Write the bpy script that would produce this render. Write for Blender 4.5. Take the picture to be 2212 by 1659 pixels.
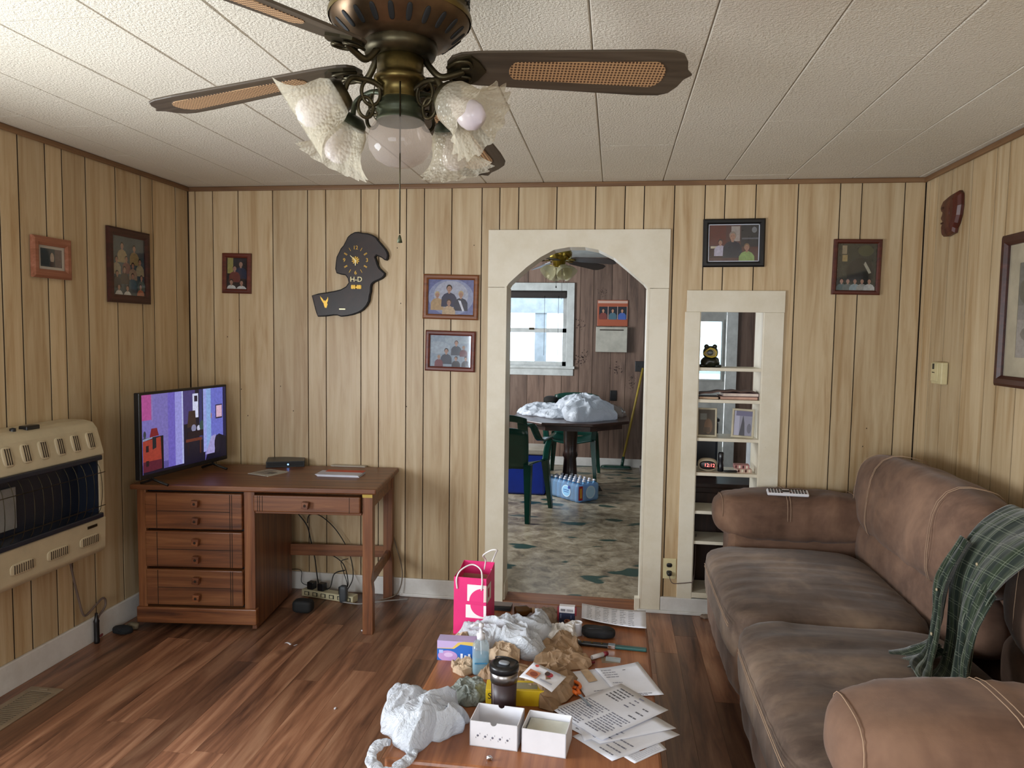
import bpy, math, random
from mathutils import Vector, Matrix, noise
random.seed(7)
PI = math.pi
for o in list(bpy.data.objects): bpy.data.objects.remove(o)
COL = bpy.context.scene.collection
# ---------------------------------------------------------------- camera
FPX = 1589.74; YAW, PITCH, ROLL = -0.1373549, -0.0701379, 0.0146703
CAM = Vector((0, -4.075333, 1.536315))
_cy, _sy, _cp, _sp = math.cos(YAW), math.sin(YAW), math.cos(PITCH), math.sin(PITCH)
_f = Vector((_sy*_cp, _cy*_cp, _sp)); _r0 = Vector((_cy, -_sy, 0)); _u0 = _r0.cross(_f)
_r = _r0*math.cos(ROLL) + _u0*math.sin(ROLL); _u = -_r0*math.sin(ROLL) + _u0*math.cos(ROLL)
cd = bpy.data.cameras.new('camera'); cam = bpy.data.objects.new('camera', cd); COL.objects.link(cam)
cd.sensor_width = 36; cd.lens = FPX/2212*36; cd.clip_start = 0.05
cam.matrix_world = Matrix(((_r.x, _u.x, -_f.x, CAM.x), (_r.y, _u.y, -_f.y, CAM.y), (_r.z, _u.z, -_f.z, CAM.z), (0, 0, 0, 1)))
bpy.context.scene.camera = cam
def at(x, y, X=None, Y=None, Z=None):
    """world point where the sight line of photo pixel x,y meets a plane of the room"""
    d = _r*((x-1106)/FPX) - _u*((y-829.5)/FPX) + _f
    k = (X-CAM.x)/d.x if X is not None else (Y-CAM.y)/d.y if Y is not None else (Z-CAM.z)/d.z
    return CAM + d*k
# ---------------------------------------------------------------- light
XL, XR, H, YB = -2.4983, 1.5608, 2.3546, -5.3      # room: left, right, height, wall behind the camera
KX0, KX1, KY0, KY1, KH = -2.7, 2.1, 0.14, 4.44, 2.40   # kitchen
def area(name, loc, size, rot, w, col=(1, 1, 1)):
    l = bpy.data.lights.new(name, 'AREA'); l.shape = 'RECTANGLE'; l.size, l.size_y = size; l.energy = w; l.color = col
    o = bpy.data.objects.new(name, l); COL.objects.link(o); o.location = loc; o.rotation_euler = rot
    return o
area('daylight_left_window', (XL+.03, -2.80, 1.26), (1.1, 1.1), (0, -PI/2-.12, 0), 98, (.87, .935, 1))
area('daylight_rear_window', (-1.1, YB+.02, 1.45), (1.5, 1.2), (PI/2+.1, 0, 0), 52, (.87, .935, 1))
area('daylight_rear_window_right', (.9, YB+.02, 1.45), (.9, 1.2), (PI/2+.1, 0, 0), 20, (.87, .935, 1))
area('kitchen_fill_light', (KX0+.03, 2.3, 1.5), (1.0, 1.2), (0, -PI/2, 0), 85, (.92, .96, 1))  # added fill light on the unseen left kitchen wall, no window modelled there
W = bpy.data.worlds.new('world'); bpy.context.scene.world = W; W.use_nodes = True
W.node_tree.nodes['Background'].inputs[0].default_value = (.86, .94, 1, 1)
W.node_tree.nodes['Background'].inputs[1].default_value = 3.2
vs = bpy.context.scene.view_settings
vs.view_transform = 'Standard'; vs.look = 'None'; vs.gamma = 1; vs.use_curve_mapping = False; vs.exposure = 0.45
# ---------------------------------------------------------------- materials
def lin(c):
    if isinstance(c, str): c = [int(c[i:i+2], 16)/255 for i in (0, 2, 4)]
    return tuple(((v/12.92) if v <= .04045 else ((v+.055)/1.055)**2.4) for v in c) + (1,)
MATS = {}
class N:
    def __init__(s, name):
        s.m = bpy.data.materials.new(name); s.m.use_nodes = True; s.t = s.m.node_tree; s.b = s.t.nodes['Principled BSDF']
        s.out = s.t.nodes['Material Output']
    def n(s, ty, **k):
        x = s.t.nodes.new(ty)
        for a, v in k.items():
            if a.startswith('i_'): x.inputs[a[2:].replace('_', ' ')].default_value = v
            else: setattr(x, a, v)
        return x
    def l(s, a, b): s.t.links.new(a, b)
    def coord(s, scale=(1, 1, 1), which='Object', rnd=True):
        tc = s.n('ShaderNodeTexCoord'); mp = s.n('ShaderNodeMapping'); mp.inputs['Scale'].default_value = scale
        s.l(tc.outputs[which], mp.inputs['Vector'])
        if rnd:
            oi = s.n('ShaderNodeObjectInfo'); mu = s.n('ShaderNodeMath', operation='MULTIPLY'); mu.inputs[1].default_value = 37.
            s.l(oi.outputs['Random'], mu.inputs[0]); s.l(mu.outputs[0], mp.inputs['Location'])
        return mp.outputs[0]
    def noise(s, vec, sc, det=3, rough=.5, dist=0):
        x = s.n('ShaderNodeTexNoise'); x.inputs['Scale'].default_value = sc; x.inputs['Detail'].default_value = det
        x.inputs['Roughness'].default_value = rough; x.inputs['Distortion'].default_value = dist; s.l(vec, x.inputs['Vector']); return x.outputs['Fac']
    def ramp(s, fac, stops):
        x = s.n('ShaderNodeValToRGB'); e = x.color_ramp.elements
        while len(e) < len(stops): e.new(.5)
        for i, (p, c) in enumerate(stops): e[i].position = p; e[i].color = lin(c)
        s.l(fac, x.inputs[0]); return x.outputs[0]
    def mix(s, fac, a, b, mode='MIX'):
        x = s.n('ShaderNodeMix', data_type='RGBA', blend_type=mode)
        for sock, v in ((x.inputs[0], fac), (x.inputs[6], a), (x.inputs[7], b)):
            if hasattr(v, 'is_linked'): s.l(v, sock)
            elif isinstance(v, (int, float)): sock.default_value = v
            else: sock.default_value = lin(v)
        return x.outputs[2]
    def bump(s, h, st=.3, dist=.002):
        x = s.n('ShaderNodeBump'); x.inputs['Strength'].default_value = st; x.inputs['Distance'].default_value = dist
        s.l(h, x.inputs['Height']); s.l(x.outputs[0], s.b.inputs['Normal'])
    def col(s, c):
        if hasattr(c, 'is_linked'): s.l(c, s.b.inputs['Base Color'])
        else: s.b.inputs['Base Color'].default_value = lin(c)
    def set(s, **k):
        for a, v in k.items(): s.b.inputs[a.replace('_', ' ')].default_value = v
        return s.m
def plain(name, c, rough=.5, metal=0, var=.06, bump=0, bs=60, spec=.5, **k):
    """plain paint, plastic or metal with a slight procedural mottling"""
    if name in MATS: return MATS[name]
    g = N(name); v = g.coord(rnd=False); f = g.noise(v, 9, 4, .6)
    base = [int(c[i:i+2], 16)/255 for i in (0, 2, 4)]
    g.col(g.ramp(f, [(.3, [max(0, x*(1-var*1.5)) for x in base]), (.7, [min(1, x*(1+var)) for x in base])]))
    g.set(Roughness=rough, Metallic=metal, Specular_IOR_Level=spec, **k)
    if bump: g.bump(g.noise(v, bs, 3), bump)
    MATS[name] = g.m; return g.m
def wood(name, dark, mid, light, rough=.45, axis=2, grain=1., tone=.25, bump=.1, knots=False, coat=0, sc=1.0):
    g = N(name)
    s = [14*grain*sc, 14*grain*sc, 14*grain*sc]; s[axis] = .9*sc; v = g.coord(tuple(s))
    f = g.noise(v, 1.6, 6, .62, .6)
    c = g.ramp(f, [(.28, dark), (.5, mid), (.72, light)])
    s2 = [90*sc]*3; s2[axis] = 2.2*sc; v2 = g.coord(tuple(s2)); fine = g.noise(v2, 2, 3, .6)
    c = g.mix(g.ramp(fine, [(.35, '000000'), (.75, '555555')]), c, dark, 'MIX') if not knots else g.mix(g.ramp(fine, [(.35, '000000'), (.8, '333333')]), c, dark)
    oi = g.n('ShaderNodeObjectInfo')
    tn = g.ramp(oi.outputs['Random'], [(0, [1-tone]*3), (1, [1., 1., 1.])])
    c = g.mix(1., c, tn, 'MULTIPLY')
    if knots:
        s3 = [7*sc]*3; s3[axis] = 2.2*sc
        k = g.noise(g.coord(tuple(s3)), 1, 2, .5, 1.2); c = g.mix(g.ramp(k, [(.62, '000000'), (.72, 'bbbbbb')]), c, dark)
    g.col(c); g.set(Roughness=rough, Coat_Weight=coat, Coat_Roughness=.25); g.bump(fine, bump, .001)
    MATS[name] = g.m; return g.m
M = {}
def pane_mat(name, tint='f4f8ff', tr=.9, rough=.02):
    g = N(name); t = g.n('ShaderNodeBsdfTransparent'); t.inputs[0].default_value = lin(tint)
    gl = g.n('ShaderNodeBsdfGlossy'); gl.inputs['Roughness'].default_value = rough
    mx = g.n('ShaderNodeMixShader'); lw = g.n('ShaderNodeLayerWeight'); lw.inputs['Blend'].default_value = .5; pw = g.n('ShaderNodeMath', operation='POWER'); pw.inputs[1].default_value = 5; g.l(lw.outputs['Facing'], pw.inputs[0])
    mr = g.n('ShaderNodeMapRange'); mr.inputs['To Min'].default_value = 1-tr; mr.inputs['To Max'].default_value = 1
    g.l(pw.outputs[0], mr.inputs[0]); g.l(mr.outputs[0], mx.inputs[0]); g.l(t.outputs[0], mx.inputs[1]); g.l(gl.outputs[0], mx.inputs[2])
    g.l(mx.outputs[0], g.out.inputs[0]); return g.m
def frosted(name, tint, trans=.25, white='f4efe0', bumps=0, rough=.15, tr_l=.35, crinkle=0):
    """thin translucent glass or plastic film: transparent, translucent and glossy together"""
    g = N(name); t = g.n('ShaderNodeBsdfTransparent'); t.inputs[0].default_value = lin(tint)
    tl = g.n('ShaderNodeBsdfTranslucent'); tl.inputs[0].default_value = lin(white)
    g.col(white); g.set(Roughness=rough, Specular_IOR_Level=.7)
    m1 = g.n('ShaderNodeMixShader'); m1.inputs[0].default_value = tr_l; g.l(g.b.outputs[0], m1.inputs[1]); g.l(tl.outputs[0], m1.inputs[2])
    m2 = g.n('ShaderNodeMixShader'); m2.inputs[0].default_value = trans; g.l(m1.outputs[0], m2.inputs[1]); g.l(t.outputs[0], m2.inputs[2])
    g.l(m2.outputs[0], g.out.inputs[0])
    if crinkle:
        cv = g.coord(rnd=False); c1 = g.noise(cv, crinkle, 6, .62, 1.5); ab = g.n('ShaderNodeMath', operation='SUBTRACT'); ab.inputs[1].default_value = .5; g.l(c1, ab.inputs[0]); a2 = g.n('ShaderNodeMath', operation='ABSOLUTE'); g.l(ab.outputs[0], a2.inputs[0])
        b = g.n('ShaderNodeBump'); b.inputs['Strength'].default_value = 1.; b.inputs['Distance'].default_value = .028; b.invert = True; g.l(a2.outputs[0], b.inputs['Height']); g.l(b.outputs[0], g.b.inputs['Normal'])
    if bumps:
        vo = g.n('ShaderNodeTexVoronoi'); vo.inputs['Scale'].default_value = bumps; tc = g.n('ShaderNodeTexCoord'); g.l(tc.outputs['Object'], vo.inputs[0])
        b = g.n('ShaderNodeBump'); b.inputs['Strength'].default_value = .8; b.inputs['Distance'].default_value = .004
        g.l(vo.outputs['Distance'], b.inputs['Height']); g.l(b.outputs[0], g.b.inputs['Normal']); g.l(b.outputs[0], tl.inputs['Normal'])
    return g.m
def attr_mat(name, rough=.5, emit=0, spec=.5, coat=0, mott=True):
    """flat print: colours come from the painted faces of the mesh"""
    g = N(name); a = g.n('ShaderNodeVertexColor', layer_name='Col'); c = a.outputs[0]
    if mott:
        f = g.noise(g.coord(rnd=False), 70, 4, .7); c = g.mix(.45, c, g.ramp(f, [(.35, 'aaaaaa'), (.65, 'ffffff')]), 'MULTIPLY')
    g.l(c, g.b.inputs['Base Color']); g.set(Roughness=rough, Specular_IOR_Level=spec, Coat_Weight=coat)
    if emit:
        g.l(c, g.b.inputs['Emission Color']); g.b.inputs['Emission Strength'].default_value = emit; g.b.inputs['Base Color'].default_value = (0, 0, 0, 1)
        for l in list(g.t.links):
            if l.to_socket == g.b.inputs['Base Color']: g.t.links.remove(l)
    return g.m
M['print'] = attr_mat('photo_print', .25, coat=.3); M['paper_print'] = attr_mat('printed_card', .6, mott=False); M['screen'] = attr_mat('lit_screen', .3, emit=.68)
M['panel'] = wood('pale_oak_panelling', 'ab8c62', 'c4ac87', 'd3bf9c', .42, 2, 1., .09, .08)
M['panelkit'] = wood('pinkish_pine_panelling', '55433a', '83695a', '9a8070', .5, 2, .7, .2, .1, knots=True)
M['groove'] = plain('dark_groove', '2a1c12', .9)
M['floorwood'] = wood('red_brown_laminate', '472b1f', '8f6248', 'b98c6c', .38, 1, .8, .34, .05, knots=True, coat=.15)
M['desk'] = wood('brown_stained_oak', '42210f', '784726', '97643c', .42, 0, 1.3, .12, .15, coat=.1)
M['deskv'] = wood('brown_stained_oak_upright', '42210f', '784726', '97643c', .42, 2, 1.3, .12, .15, coat=.1)
M['table'] = wood('orange_brown_table_top', '6a3b20', '955c38', 'ad744c', .4, 1, 1.2, .08, .1, coat=.15)
M['crown'] = wood('brown_crown_wood', '63452b', '7a5a3c', '8c6b4a', .5, 0, 1, .05)
M['crowny'] = wood('brown_crown_wood_side', '63452b', '7a5a3c', '8c6b4a', .5, 1, 1, .05)
def scuffed(name, c, c2, rough=.35):
    g = N(name); v = g.coord(rnd=False); a = g.noise(v, 3, 6, .7); b = g.noise(v, 45, 3, .7)
    x = g.mix(g.ramp(a, [(.42, '000000'), (.75, 'cccccc')]), c, c2)
    x = g.mix(g.ramp(b, [(.70, '000000'), (.78, '999999')]), x, '6b5a48'); g.col(x); g.set(Roughness=rough); g.bump(a, .15); MATS[name] = g.m; return g.m
M['trim'] = scuffed('cream_white_gloss_paint', 'dcd5c3', 'c3b698')
M['base'] = scuffed('white_baseboard_paint', 'd8d6d2', 'a9a39a')
M['ktrim'] = plain('grey_white_trim', 'c6cac8', .5)
def ceiling():
    g = N('stippled_ceiling_tile'); v = g.coord(rnd=True); f = g.noise(v, 130, 4, .6); a = g.noise(g.coord(rnd=False), 1.2, 3)
    c = g.mix(g.ramp(a, [(.3, '000000'), (.7, 'ffffff')]), 'd2cab8', 'dad3c4'); g.col(c); g.set(Roughness=.75); g.bump(f, 1., .007)
    return g.m
M['ceil'] = ceiling()
def fabric(name, a, b, c, sc=3., bump=.25, sheen=.4):
    g = N(name); v = g.coord(rnd=False); f = g.noise(v, sc, 5, .6, .3); s = g.noise(g.coord((2, 9, 9), rnd=False), 2.5, 4, .6, .5)
    x = g.ramp(f, [(.3, a), (.5, b), (.72, c)]); x = g.mix(g.ramp(s, [(.45, '000000'), (.7, '777777')]), x, c)
    g.col(x); g.set(Roughness=.85, Sheen_Weight=sheen, Sheen_Roughness=.4, Specular_IOR_Level=.2); g.bump(g.noise(v, 260, 2), bump, .001); MATS[name] = g.m; return g.m
M['suede'] = fabric('brown_microsuede', '4c382d', '6c5243', '8f705b', sheen=.15)
M['suededk'] = fabric('worn_seat_microsuede', '3c3029', '615045', '99836f', 2.2, sheen=.15)
M['stitch'] = plain('pale_stitching', 'a98d74', .8)
M['black'] = plain('black_plastic', '141416', .35); M['blackm'] = plain('matt_black', '101112', .75)
M['white'] = plain('white_card', 'dcdce2', .55, var=.02); M['paper'] = plain('white_paper', 'dcdfea', .7, var=.02)
M['beige'] = plain('beige_enamel', 'b5a88d', .4); M['brass'] = plain('tarnished_brass', '6b5c34', .38, .9, .25, .1, 40)
M['bronze'] = plain('dark_bronze', '403a2a', .4, .85, .3, .1); M['verdigris'] = plain('greened_metal', '3a3f2e', .5, .6, .3, .15)
M['chrome'] = plain('chrome', 'c8c8cc', .15, 1); M['gold'] = plain('gold_leaf', 'c9a24a', .35, .8)
# ---------------------------------------------------------------- mesh helpers
class MB:
    def __init__(s): s.v = []; s.f = []; s.s = []; s.c = []; s.mi = []; s.cur = (1, 1, 1, 1); s.m = 0
    def add(s, vs, fs, smooth=False):
        b = len(s.v); s.v += [tuple(p) for p in vs]
        for f in fs: s.f.append([i+b for i in f]); s.s.append(smooth); s.c.append(s.cur); s.mi.append(s.m)
        return s
    def color(s, c): s.cur = lin(c); return s
    def box(s, a, b, mat=None):
        x0, x1 = sorted((a[0], b[0])); y0, y1 = sorted((a[1], b[1])); z0, z1 = sorted((a[2], b[2]))
        v = [Vector(p) for p in ((x0, y0, z0), (x1, y0, z0), (x1, y1, z0), (x0, y1, z0), (x0, y0, z1), (x1, y0, z1), (x1, y1, z1), (x0, y1, z1))]
        if mat: v = [mat @ p for p in v]
        return s.add(v, [(0, 3, 2, 1), (4, 5, 6, 7), (0, 1, 5, 4), (1, 2, 6, 5), (2, 3, 7, 6), (3, 0, 4, 7)])
    def prism(s, pts, d, smooth=False):
        """outline pts (list of Vectors) extruded by vector d"""
        n = len(pts); d = Vector(d); v = [Vector(p) for p in pts]+[Vector(p)+d for p in pts]
        s.add(v, [tuple(range(n))[::-1], tuple(range(n, 2*n))]); b = len(s.v)-2*n
        for i in range(n): s.f.append([b+i, b+(i+1) % n, b+n+(i+1) % n, b+n+i]); s.s.append(smooth); s.c.append(s.cur); s.mi.append(s.m)
        return s
    def lathe(s, prof, n=24, mat=None, cap=True, rfn=None):
        v = []; f = []
        for j, (r, z) in enumerate(prof):
            for i in range(n):
                a = 2*PI*i/n; rr = rfn(j, a, r) if rfn else r
                v.append(Vector((rr*math.cos(a), rr*math.sin(a), z)))
        if mat: v = [mat @ p for p in v]
        for j in range(len(prof)-1):
            for i in range(n): f.append((j*n+i, j*n+(i+1) % n, (j+1)*n+(i+1) % n, (j+1)*n+i))
        s.add(v, f, True)
        if cap:
            b = len(s.v)-len(v)
            for k, rv in ((0, True), (len(prof)-1, False)):
                if prof[k][0] > 1e-4:
                    ids = [b+k*n+i for i in range(n)]; s.f.append(ids[::-1] if rv else ids); s.s.append(False); s.c.append(s.cur); s.mi.append(s.m)
        return s
    def tube(s, pts, r, n=8, closed=False, rf=None):
        pts = [Vector(p) for p in pts]; m = len(pts); v = []; f = []
        up = Vector((0, 0, 1)); prev = None
        for i, p in enumerate(pts):
            t = (pts[(i+1) % m]-pts[i-1]) if closed else (pts[min(i+1, m-1)]-pts[max(i-1, 0)])
            if t.length < 1e-9: t = Vector((0, 0, 1))
            t.normalize()
            if prev is None:
                q = up if abs(t.z) < .9 else Vector((1, 0, 0)); a = t.cross(q).normalized()
            else:
                a = prev - t*prev.dot(t)
                a = a.normalized() if a.length > 1e-6 else t.cross(up).normalized()
            prev = a; b = t.cross(a); rr = rf(i/(m-1)) * r if rf else r
            for k in range(n): w = 2*PI*k/n; v.append(p+a*(rr*math.cos(w))+b*(rr*math.sin(w)))
        for i in range(m if closed else m-1):
            for k in range(n): f.append((i*n+k, ((i+1) % m)*n+k, ((i+1) % m)*n+(k+1) % n, i*n+(k+1) % n))
        s.add(v, f, True)
        if not closed:
            b0 = len(s.v)-len(v); s.f += [[b0+k for k in range(n)], [b0+(m-1)*n+k for k in range(n)][::-1]]; s.s += [False]*2; s.c += [s.cur]*2; s.mi += [s.m]*2
        return s
    def grid(s, fn, nu, nv, smooth=True, thick=0):
        """surface fn(u,v)->point; thick gives it a back side"""
        P = [[Vector(fn(i/nu, j/nv)) for i in range(nu+1)] for j in range(nv+1)]
        v = [p for row in P for p in row]; f = [(j*(nu+1)+i, j*(nu+1)+i+1, (j+1)*(nu+1)+i+1, (j+1)*(nu+1)+i) for j in range(nv) for i in range(nu)]
        if not thick: return s.add(v, f, smooth)
        nn = []
        for j in range(nv+1):
            for i in range(nu+1):
                a = P[j][min(i+1, nu)]-P[j][max(i-1, 0)]; b = P[min(j+1, nv)][i]-P[max(j-1, 0)][i]; c = a.cross(b)
                nn.append(c.normalized() if c.length > 1e-12 else Vector((0, 0, 1)))
        k = len(v); v2 = v+[p-q*thick for p, q in zip(v, nn)]
        f2 = f+[(a+k, d+k, c+k, b+k) for a, b, c, d in f]
        rim = [i for i in range(nu+1)]+[j*(nu+1)+nu for j in range(1, nv+1)]+[nv*(nu+1)+i for i in range(nu-1, -1, -1)]+[j*(nu+1) for j in range(nv-1, 0, -1)]
        for a, b in zip(rim, rim[1:]+rim[:1]): f2.append((b, a, a+k, b+k))
        return s.add(v2, f2, smooth)
    def sbox(s, c, h, e=5., n=16, fn=None, mat=None):
        """puffy box: superellipsoid, centre c, half sizes h; fn(p)->offset"""
        idx = {}; v = []; f = []
        def vid(p):
            k = tuple(round(x, 5) for x in p)
            if k not in idx:
                q = Vector(p); L = (abs(q.x)**e+abs(q.y)**e+abs(q.z)**e)**(1/e); q = q/L
                w = Vector((q.x*h[0], q.y*h[1], q.z*h[2])); nrm = Vector((q.x/h[0], q.y/h[1], q.z/h[2])).normalized()
                w = w+Vector(c)
                if fn: w = w+nrm*fn(w, q)
                if mat: w = mat @ w
                idx[k] = len(v); v.append(w)
            return idx[k]
        t = [math.tan((2*i/n-1)*PI/4) for i in range(n+1)]
        for ax in range(3):
            for sg in (-1, 1):
                for i in range(n):
                    for j in range(n):
                        q = []
                        for a, b in ((i, j), (i+1, j), (i+1, j+1), (i, j+1)):
                            p = [0, 0, 0]; p[ax] = sg; p[(ax+1) % 3] = t[a]; p[(ax+2) % 3] = t[b]; q.append(vid(p))
                        f.append(q if sg > 0 else q[::-1])
        return s.add(v, f, True)
    def build(s, name, mat, parent=None, bevel=0, seg=2):
        me = bpy.data.meshes.new(name); me.from_pydata(s.v, [], s.f); me.polygons.foreach_set('use_smooth', s.s)
        ms = mat if isinstance(mat, (list, tuple)) else [mat]
        for m_ in ms: me.materials.append(m_)
        if len(ms) > 1: me.polygons.foreach_set('material_index', s.mi)
        ca = me.color_attributes.new('Col', 'FLOAT_COLOR', 'CORNER'); d = []
        for f, c in zip(s.f, s.c): d += list(c)*len(f)
        ca.data.foreach_set('color', d)
        me.update(); o = bpy.data.objects.new(name, me); COL.objects.link(o)
        if parent: o.parent = parent
        if bevel:
            b = o.modifiers.new('bevel', 'BEVEL'); b.width = bevel; b.segments = seg; b.limit_method = 'ANGLE'; b.angle_limit = .6
        return o
def B(name, mat, a, b, parent=None, bevel=0): return MB().box(a, b).build(name, mat, parent, bevel)
def inst(o, loc=None, rot=None, parent='same', scale=None):
    c = o.copy(); COL.objects.link(c)
    if parent != 'same': c.parent = parent
    if loc is not None: c.location = loc
    if rot is not None: c.rotation_euler = rot
    if scale is not None: c.scale = scale
    return c
def tag(o, label, cat, group=None, kind=None):
    o['label'] = label; o['category'] = cat
    if group: o['group'] = group
    if kind: o['kind'] = kind
    return o
def thing(name, loc, label, cat, rz=0, group=None, kind=None, rot=None):
    o = bpy.data.objects.new(name, None); o.empty_display_size = .05; COL.objects.link(o); o.location = loc
    o.rotation_euler = rot if rot else (0, 0, rz); return tag(o, label, cat, group, kind)
def text(s, size, M4, name, mat, parent, ext=.0006):
    cu = bpy.data.curves.new('t', 'FONT'); cu.body = s; cu.size = size; cu.extrude = ext; cu.align_x = 'CENTER'; cu.align_y = 'CENTER'
    o = bpy.data.objects.new('t', cu); COL.objects.link(o); dg = bpy.context.evaluated_depsgraph_get()
    me = bpy.data.meshes.new_from_object(o.evaluated_get(dg)); bpy.data.objects.remove(o); me.transform(M4); me.materials.clear(); me.materials.append(mat)
    r = bpy.data.objects.new(name, me); COL.objects.link(r); r.parent = parent; return r
def nz(p, sc, seed=0): return noise.noise(Vector(p)*sc+Vector((seed*7.3, seed*3.1, seed)))
def ridge(p, sc, seed=0):
    q = Vector(p)*sc+Vector((seed*7.3, seed*3.1, seed)); t = 0; a = 1
    for _ in range(3): t += a*(1-2.2*abs(noise.noise(q))); q = q*2.1+Vector((3.1, 1.7, 2.3)); a *= .5
    return t/1.75
def spline(P, n=8):
    P = [Vector(p) for p in P]; out = []
    for i in range(len(P)-1):
        a = P[max(i-1, 0)]; b = P[i]; c = P[i+1]; d = P[min(i+2, len(P)-1)]
        for k in range(n):
            t = k/n; out.append(.5*((2*b)+(c-a)*t+(2*a-5*b+4*c-d)*t*t+(3*b-a-3*c+d)*t**3))
    out.append(P[-1]); return out
def crumple(name, outline, h, mat, seed, amp=.02, sc=14, parent=None, nth=90, nr=26, smooth=True, base=0., profile=.5, an=(1, 1, 0)):
    """crumpled bag or wrapping: star-shaped footprint, ridged folds, closed underside"""
    n = len(outline); c = sum((Vector(p) for p in outline), Vector())/n
    pol = sorted([(math.atan2(p[1]-c.y, p[0]-c.x), math.hypot(p[0]-c.x, p[1]-c.y)) for p in outline])
    ext = [(pol[-1][0]-2*PI, pol[-1][1])]+pol+[(pol[0][0]+2*PI, pol[0][1])]
    def rad(a):
        for (a0, r0), (a1, r1) in zip(ext, ext[1:]):
            if a0 <= a <= a1:
                t = (a-a0)/max(1e-6, a1-a0); return r0+(r1-r0)*t
        return pol[0][1]
    v = []; f = []
    for j in range(nr+1):
        q = j/nr
        for i in range(nth):
            a = -PI+2*PI*i/nth; R = rad(a)*(1+.10*nz((math.cos(a)*2, math.sin(a)*2, seed), 2.2, seed))
            s_ = q if q > 0 else 0
            x = c.x+math.cos(a)*R*s_; y = c.y+math.sin(a)*R*s_
            e = max(0, 1-q**2)**profile
            ca_, sa_ = math.cos(an[2]), math.sin(an[2]); rd = ridge(((x*ca_+y*sa_)*an[0], (y*ca_-x*sa_)*an[1], 0), sc, seed); z = h*e*(.72+.38*nz((x, y, 0), sc*.35, seed+3))+amp*rd*(.35+.65*min(1, e*2))
            x += amp*.8*nz((x, y, z), sc*1.4, seed+5)*min(1, q*3); y += amp*.8*nz((x, y, z), sc*1.4, seed+9)*min(1, q*3)
            v.append(Vector((x, y, base+max(.0012, z))))
    for j in range(nr):
        for i in range(nth): f.append((j*nth+i, (j+1)*nth+i, (j+1)*nth+(i+1) % nth, j*nth+(i+1) % nth))
    b = len(v)
    for i in range(nth): p = v[nr*nth+i]; v.append(Vector((c.x+(p.x-c.x)*.96, c.y+(p.y-c.y)*.96, base+.0004)))
    for i in range(nth): f.append((nr*nth+i, b+i, b+(i+1) % nth, nr*nth+(i+1) % nth))
    f.append(tuple(b+i for i in range(nth))[::-1])
    m = MB(); m.add(v, f, smooth); return m.build(name, mat, parent)
# ---------------------------------------------------------------- the room shell
def struct(name, mb, mat, label, cat, **k): return tag(mb.build(name, mat, **k), label, cat, kind='structure')
DX0, DX1, DZ = -.60, .172, 2.01        # arched doorway; its top is cut by the arched board
SX0, SX1, SZ0, SZ1, SD = .452, .781, .10, 1.68, .20   # shelf opening and depth
wb = MB()
for a, b in (((XL-.1, 0, 0), (DX0, .13, H)), ((DX0, 0, DZ), (DX1, .13, H)), ((DX1, 0, 0), (SX0, .13, H)), ((SX0, 0, SZ1), (SX1, .13, H)), ((SX0, 0, 0), (SX1, .13, SZ0)), ((SX1, 0, 0), (XR+.1, .13, H))): wb.box(a, b)
wall_back = struct('wall_back', wb, M['groove'], 'pale panelled wall with the arched doorway and shelf opening', 'wall')
wl = struct('wall_left', MB().box((XL-.1, YB, 0), (XL, 0, H)), M['groove'], 'pale panelled wall behind the gas heater', 'wall')
wr = struct('wall_right', MB().box((XR, YB, 0), (XR+.1, 0, H)), M['groove'], 'pale panelled wall behind the brown sofa', 'wall')
wf = struct('wall_front', MB().box((XL-.1, YB-.1, 0), (XR+.1, YB, H)), plain('cream_wall_paint', 'b3a080', .7), 'plain cream wall opposite the doorway', 'wall')
def planks(wall, edges, axis, pos, z0, z1, holes=(), th=.006, mat=None, gap=.0022):
    for e0, e1 in zip(edges, edges[1:]):
        a, b = e0+gap, e1-gap
        if b-a < .01: continue
        mb = MB(); cuts = sorted({a, b, *[h for hh in holes for h in hh[:2] if a < h < b]})
        for c0, c1 in zip(cuts, cuts[1:]):
            mid = (c0+c1)/2; segs = [(z0, z1)]
            for h0, h1, h2, h3 in holes:
                if h0 < mid < h1: segs = [s for q in segs for s in ((q[0], min(q[1], h2)), (max(q[0], h3), q[1])) if s[1]-s[0] > .01]
            for s0, s1 in segs:
                if axis == 'x': mb.box((c0, pos-th, s0), (c1, pos+.001, s1))
                else: mb.box((pos-.001, c0, s0), (pos+th, c1, s1)) if pos < 0 else mb.box((pos-th, c0, s0), (pos+.001, c1, s1))
        if mb.v: mb.build('plank', mat or M['panel'], wall)
gx = [-2.449, -2.34, -2.182, -1.97, -1.759, -1.65, -1.441, -1.336, -1.175, -1.072, -.915, -.745, -.645, -.54, -.33, -.12, .038, .14, .299, .458, .561, .719, .932, 1.141, 1.247, 1.456, 1.563]
gx = [XL+.006]+[g*.965 if False else g for g in gx[:-1]]+[XR-.006]
HB = [(DX0-.03, DX1+.03, -.1, 2.03), (SX0-.03, SX1+.03, .05, SZ1+.03)]
planks(wall_back, gx, 'x', 0, 0, H, HB, gap=.0028)
gy = [0, -.13, -.34, -.44, -.64, -.85, -1.0, -1.1, -1.25, -1.35, -1.55, -1.75, -1.9, -2.0, -2.15, -2.25, -2.45, -2.65, -2.8]
planks(wl, sorted(gy)[:-1]+[-.006], 'y', XL, 0, H, th=.003, gap=.0045)
gy2 = [0, -.05, -.15, -.30, -.50, -.71, -.81, -.96, -1.06, -1.26, -1.46, -1.56, -1.76, -1.86, -2.01, -2.21, -2.4]
planks(wr, sorted(gy2)[:-1]+[-.006], 'y', XR, 0, H, th=.003, gap=.0035)
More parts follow.
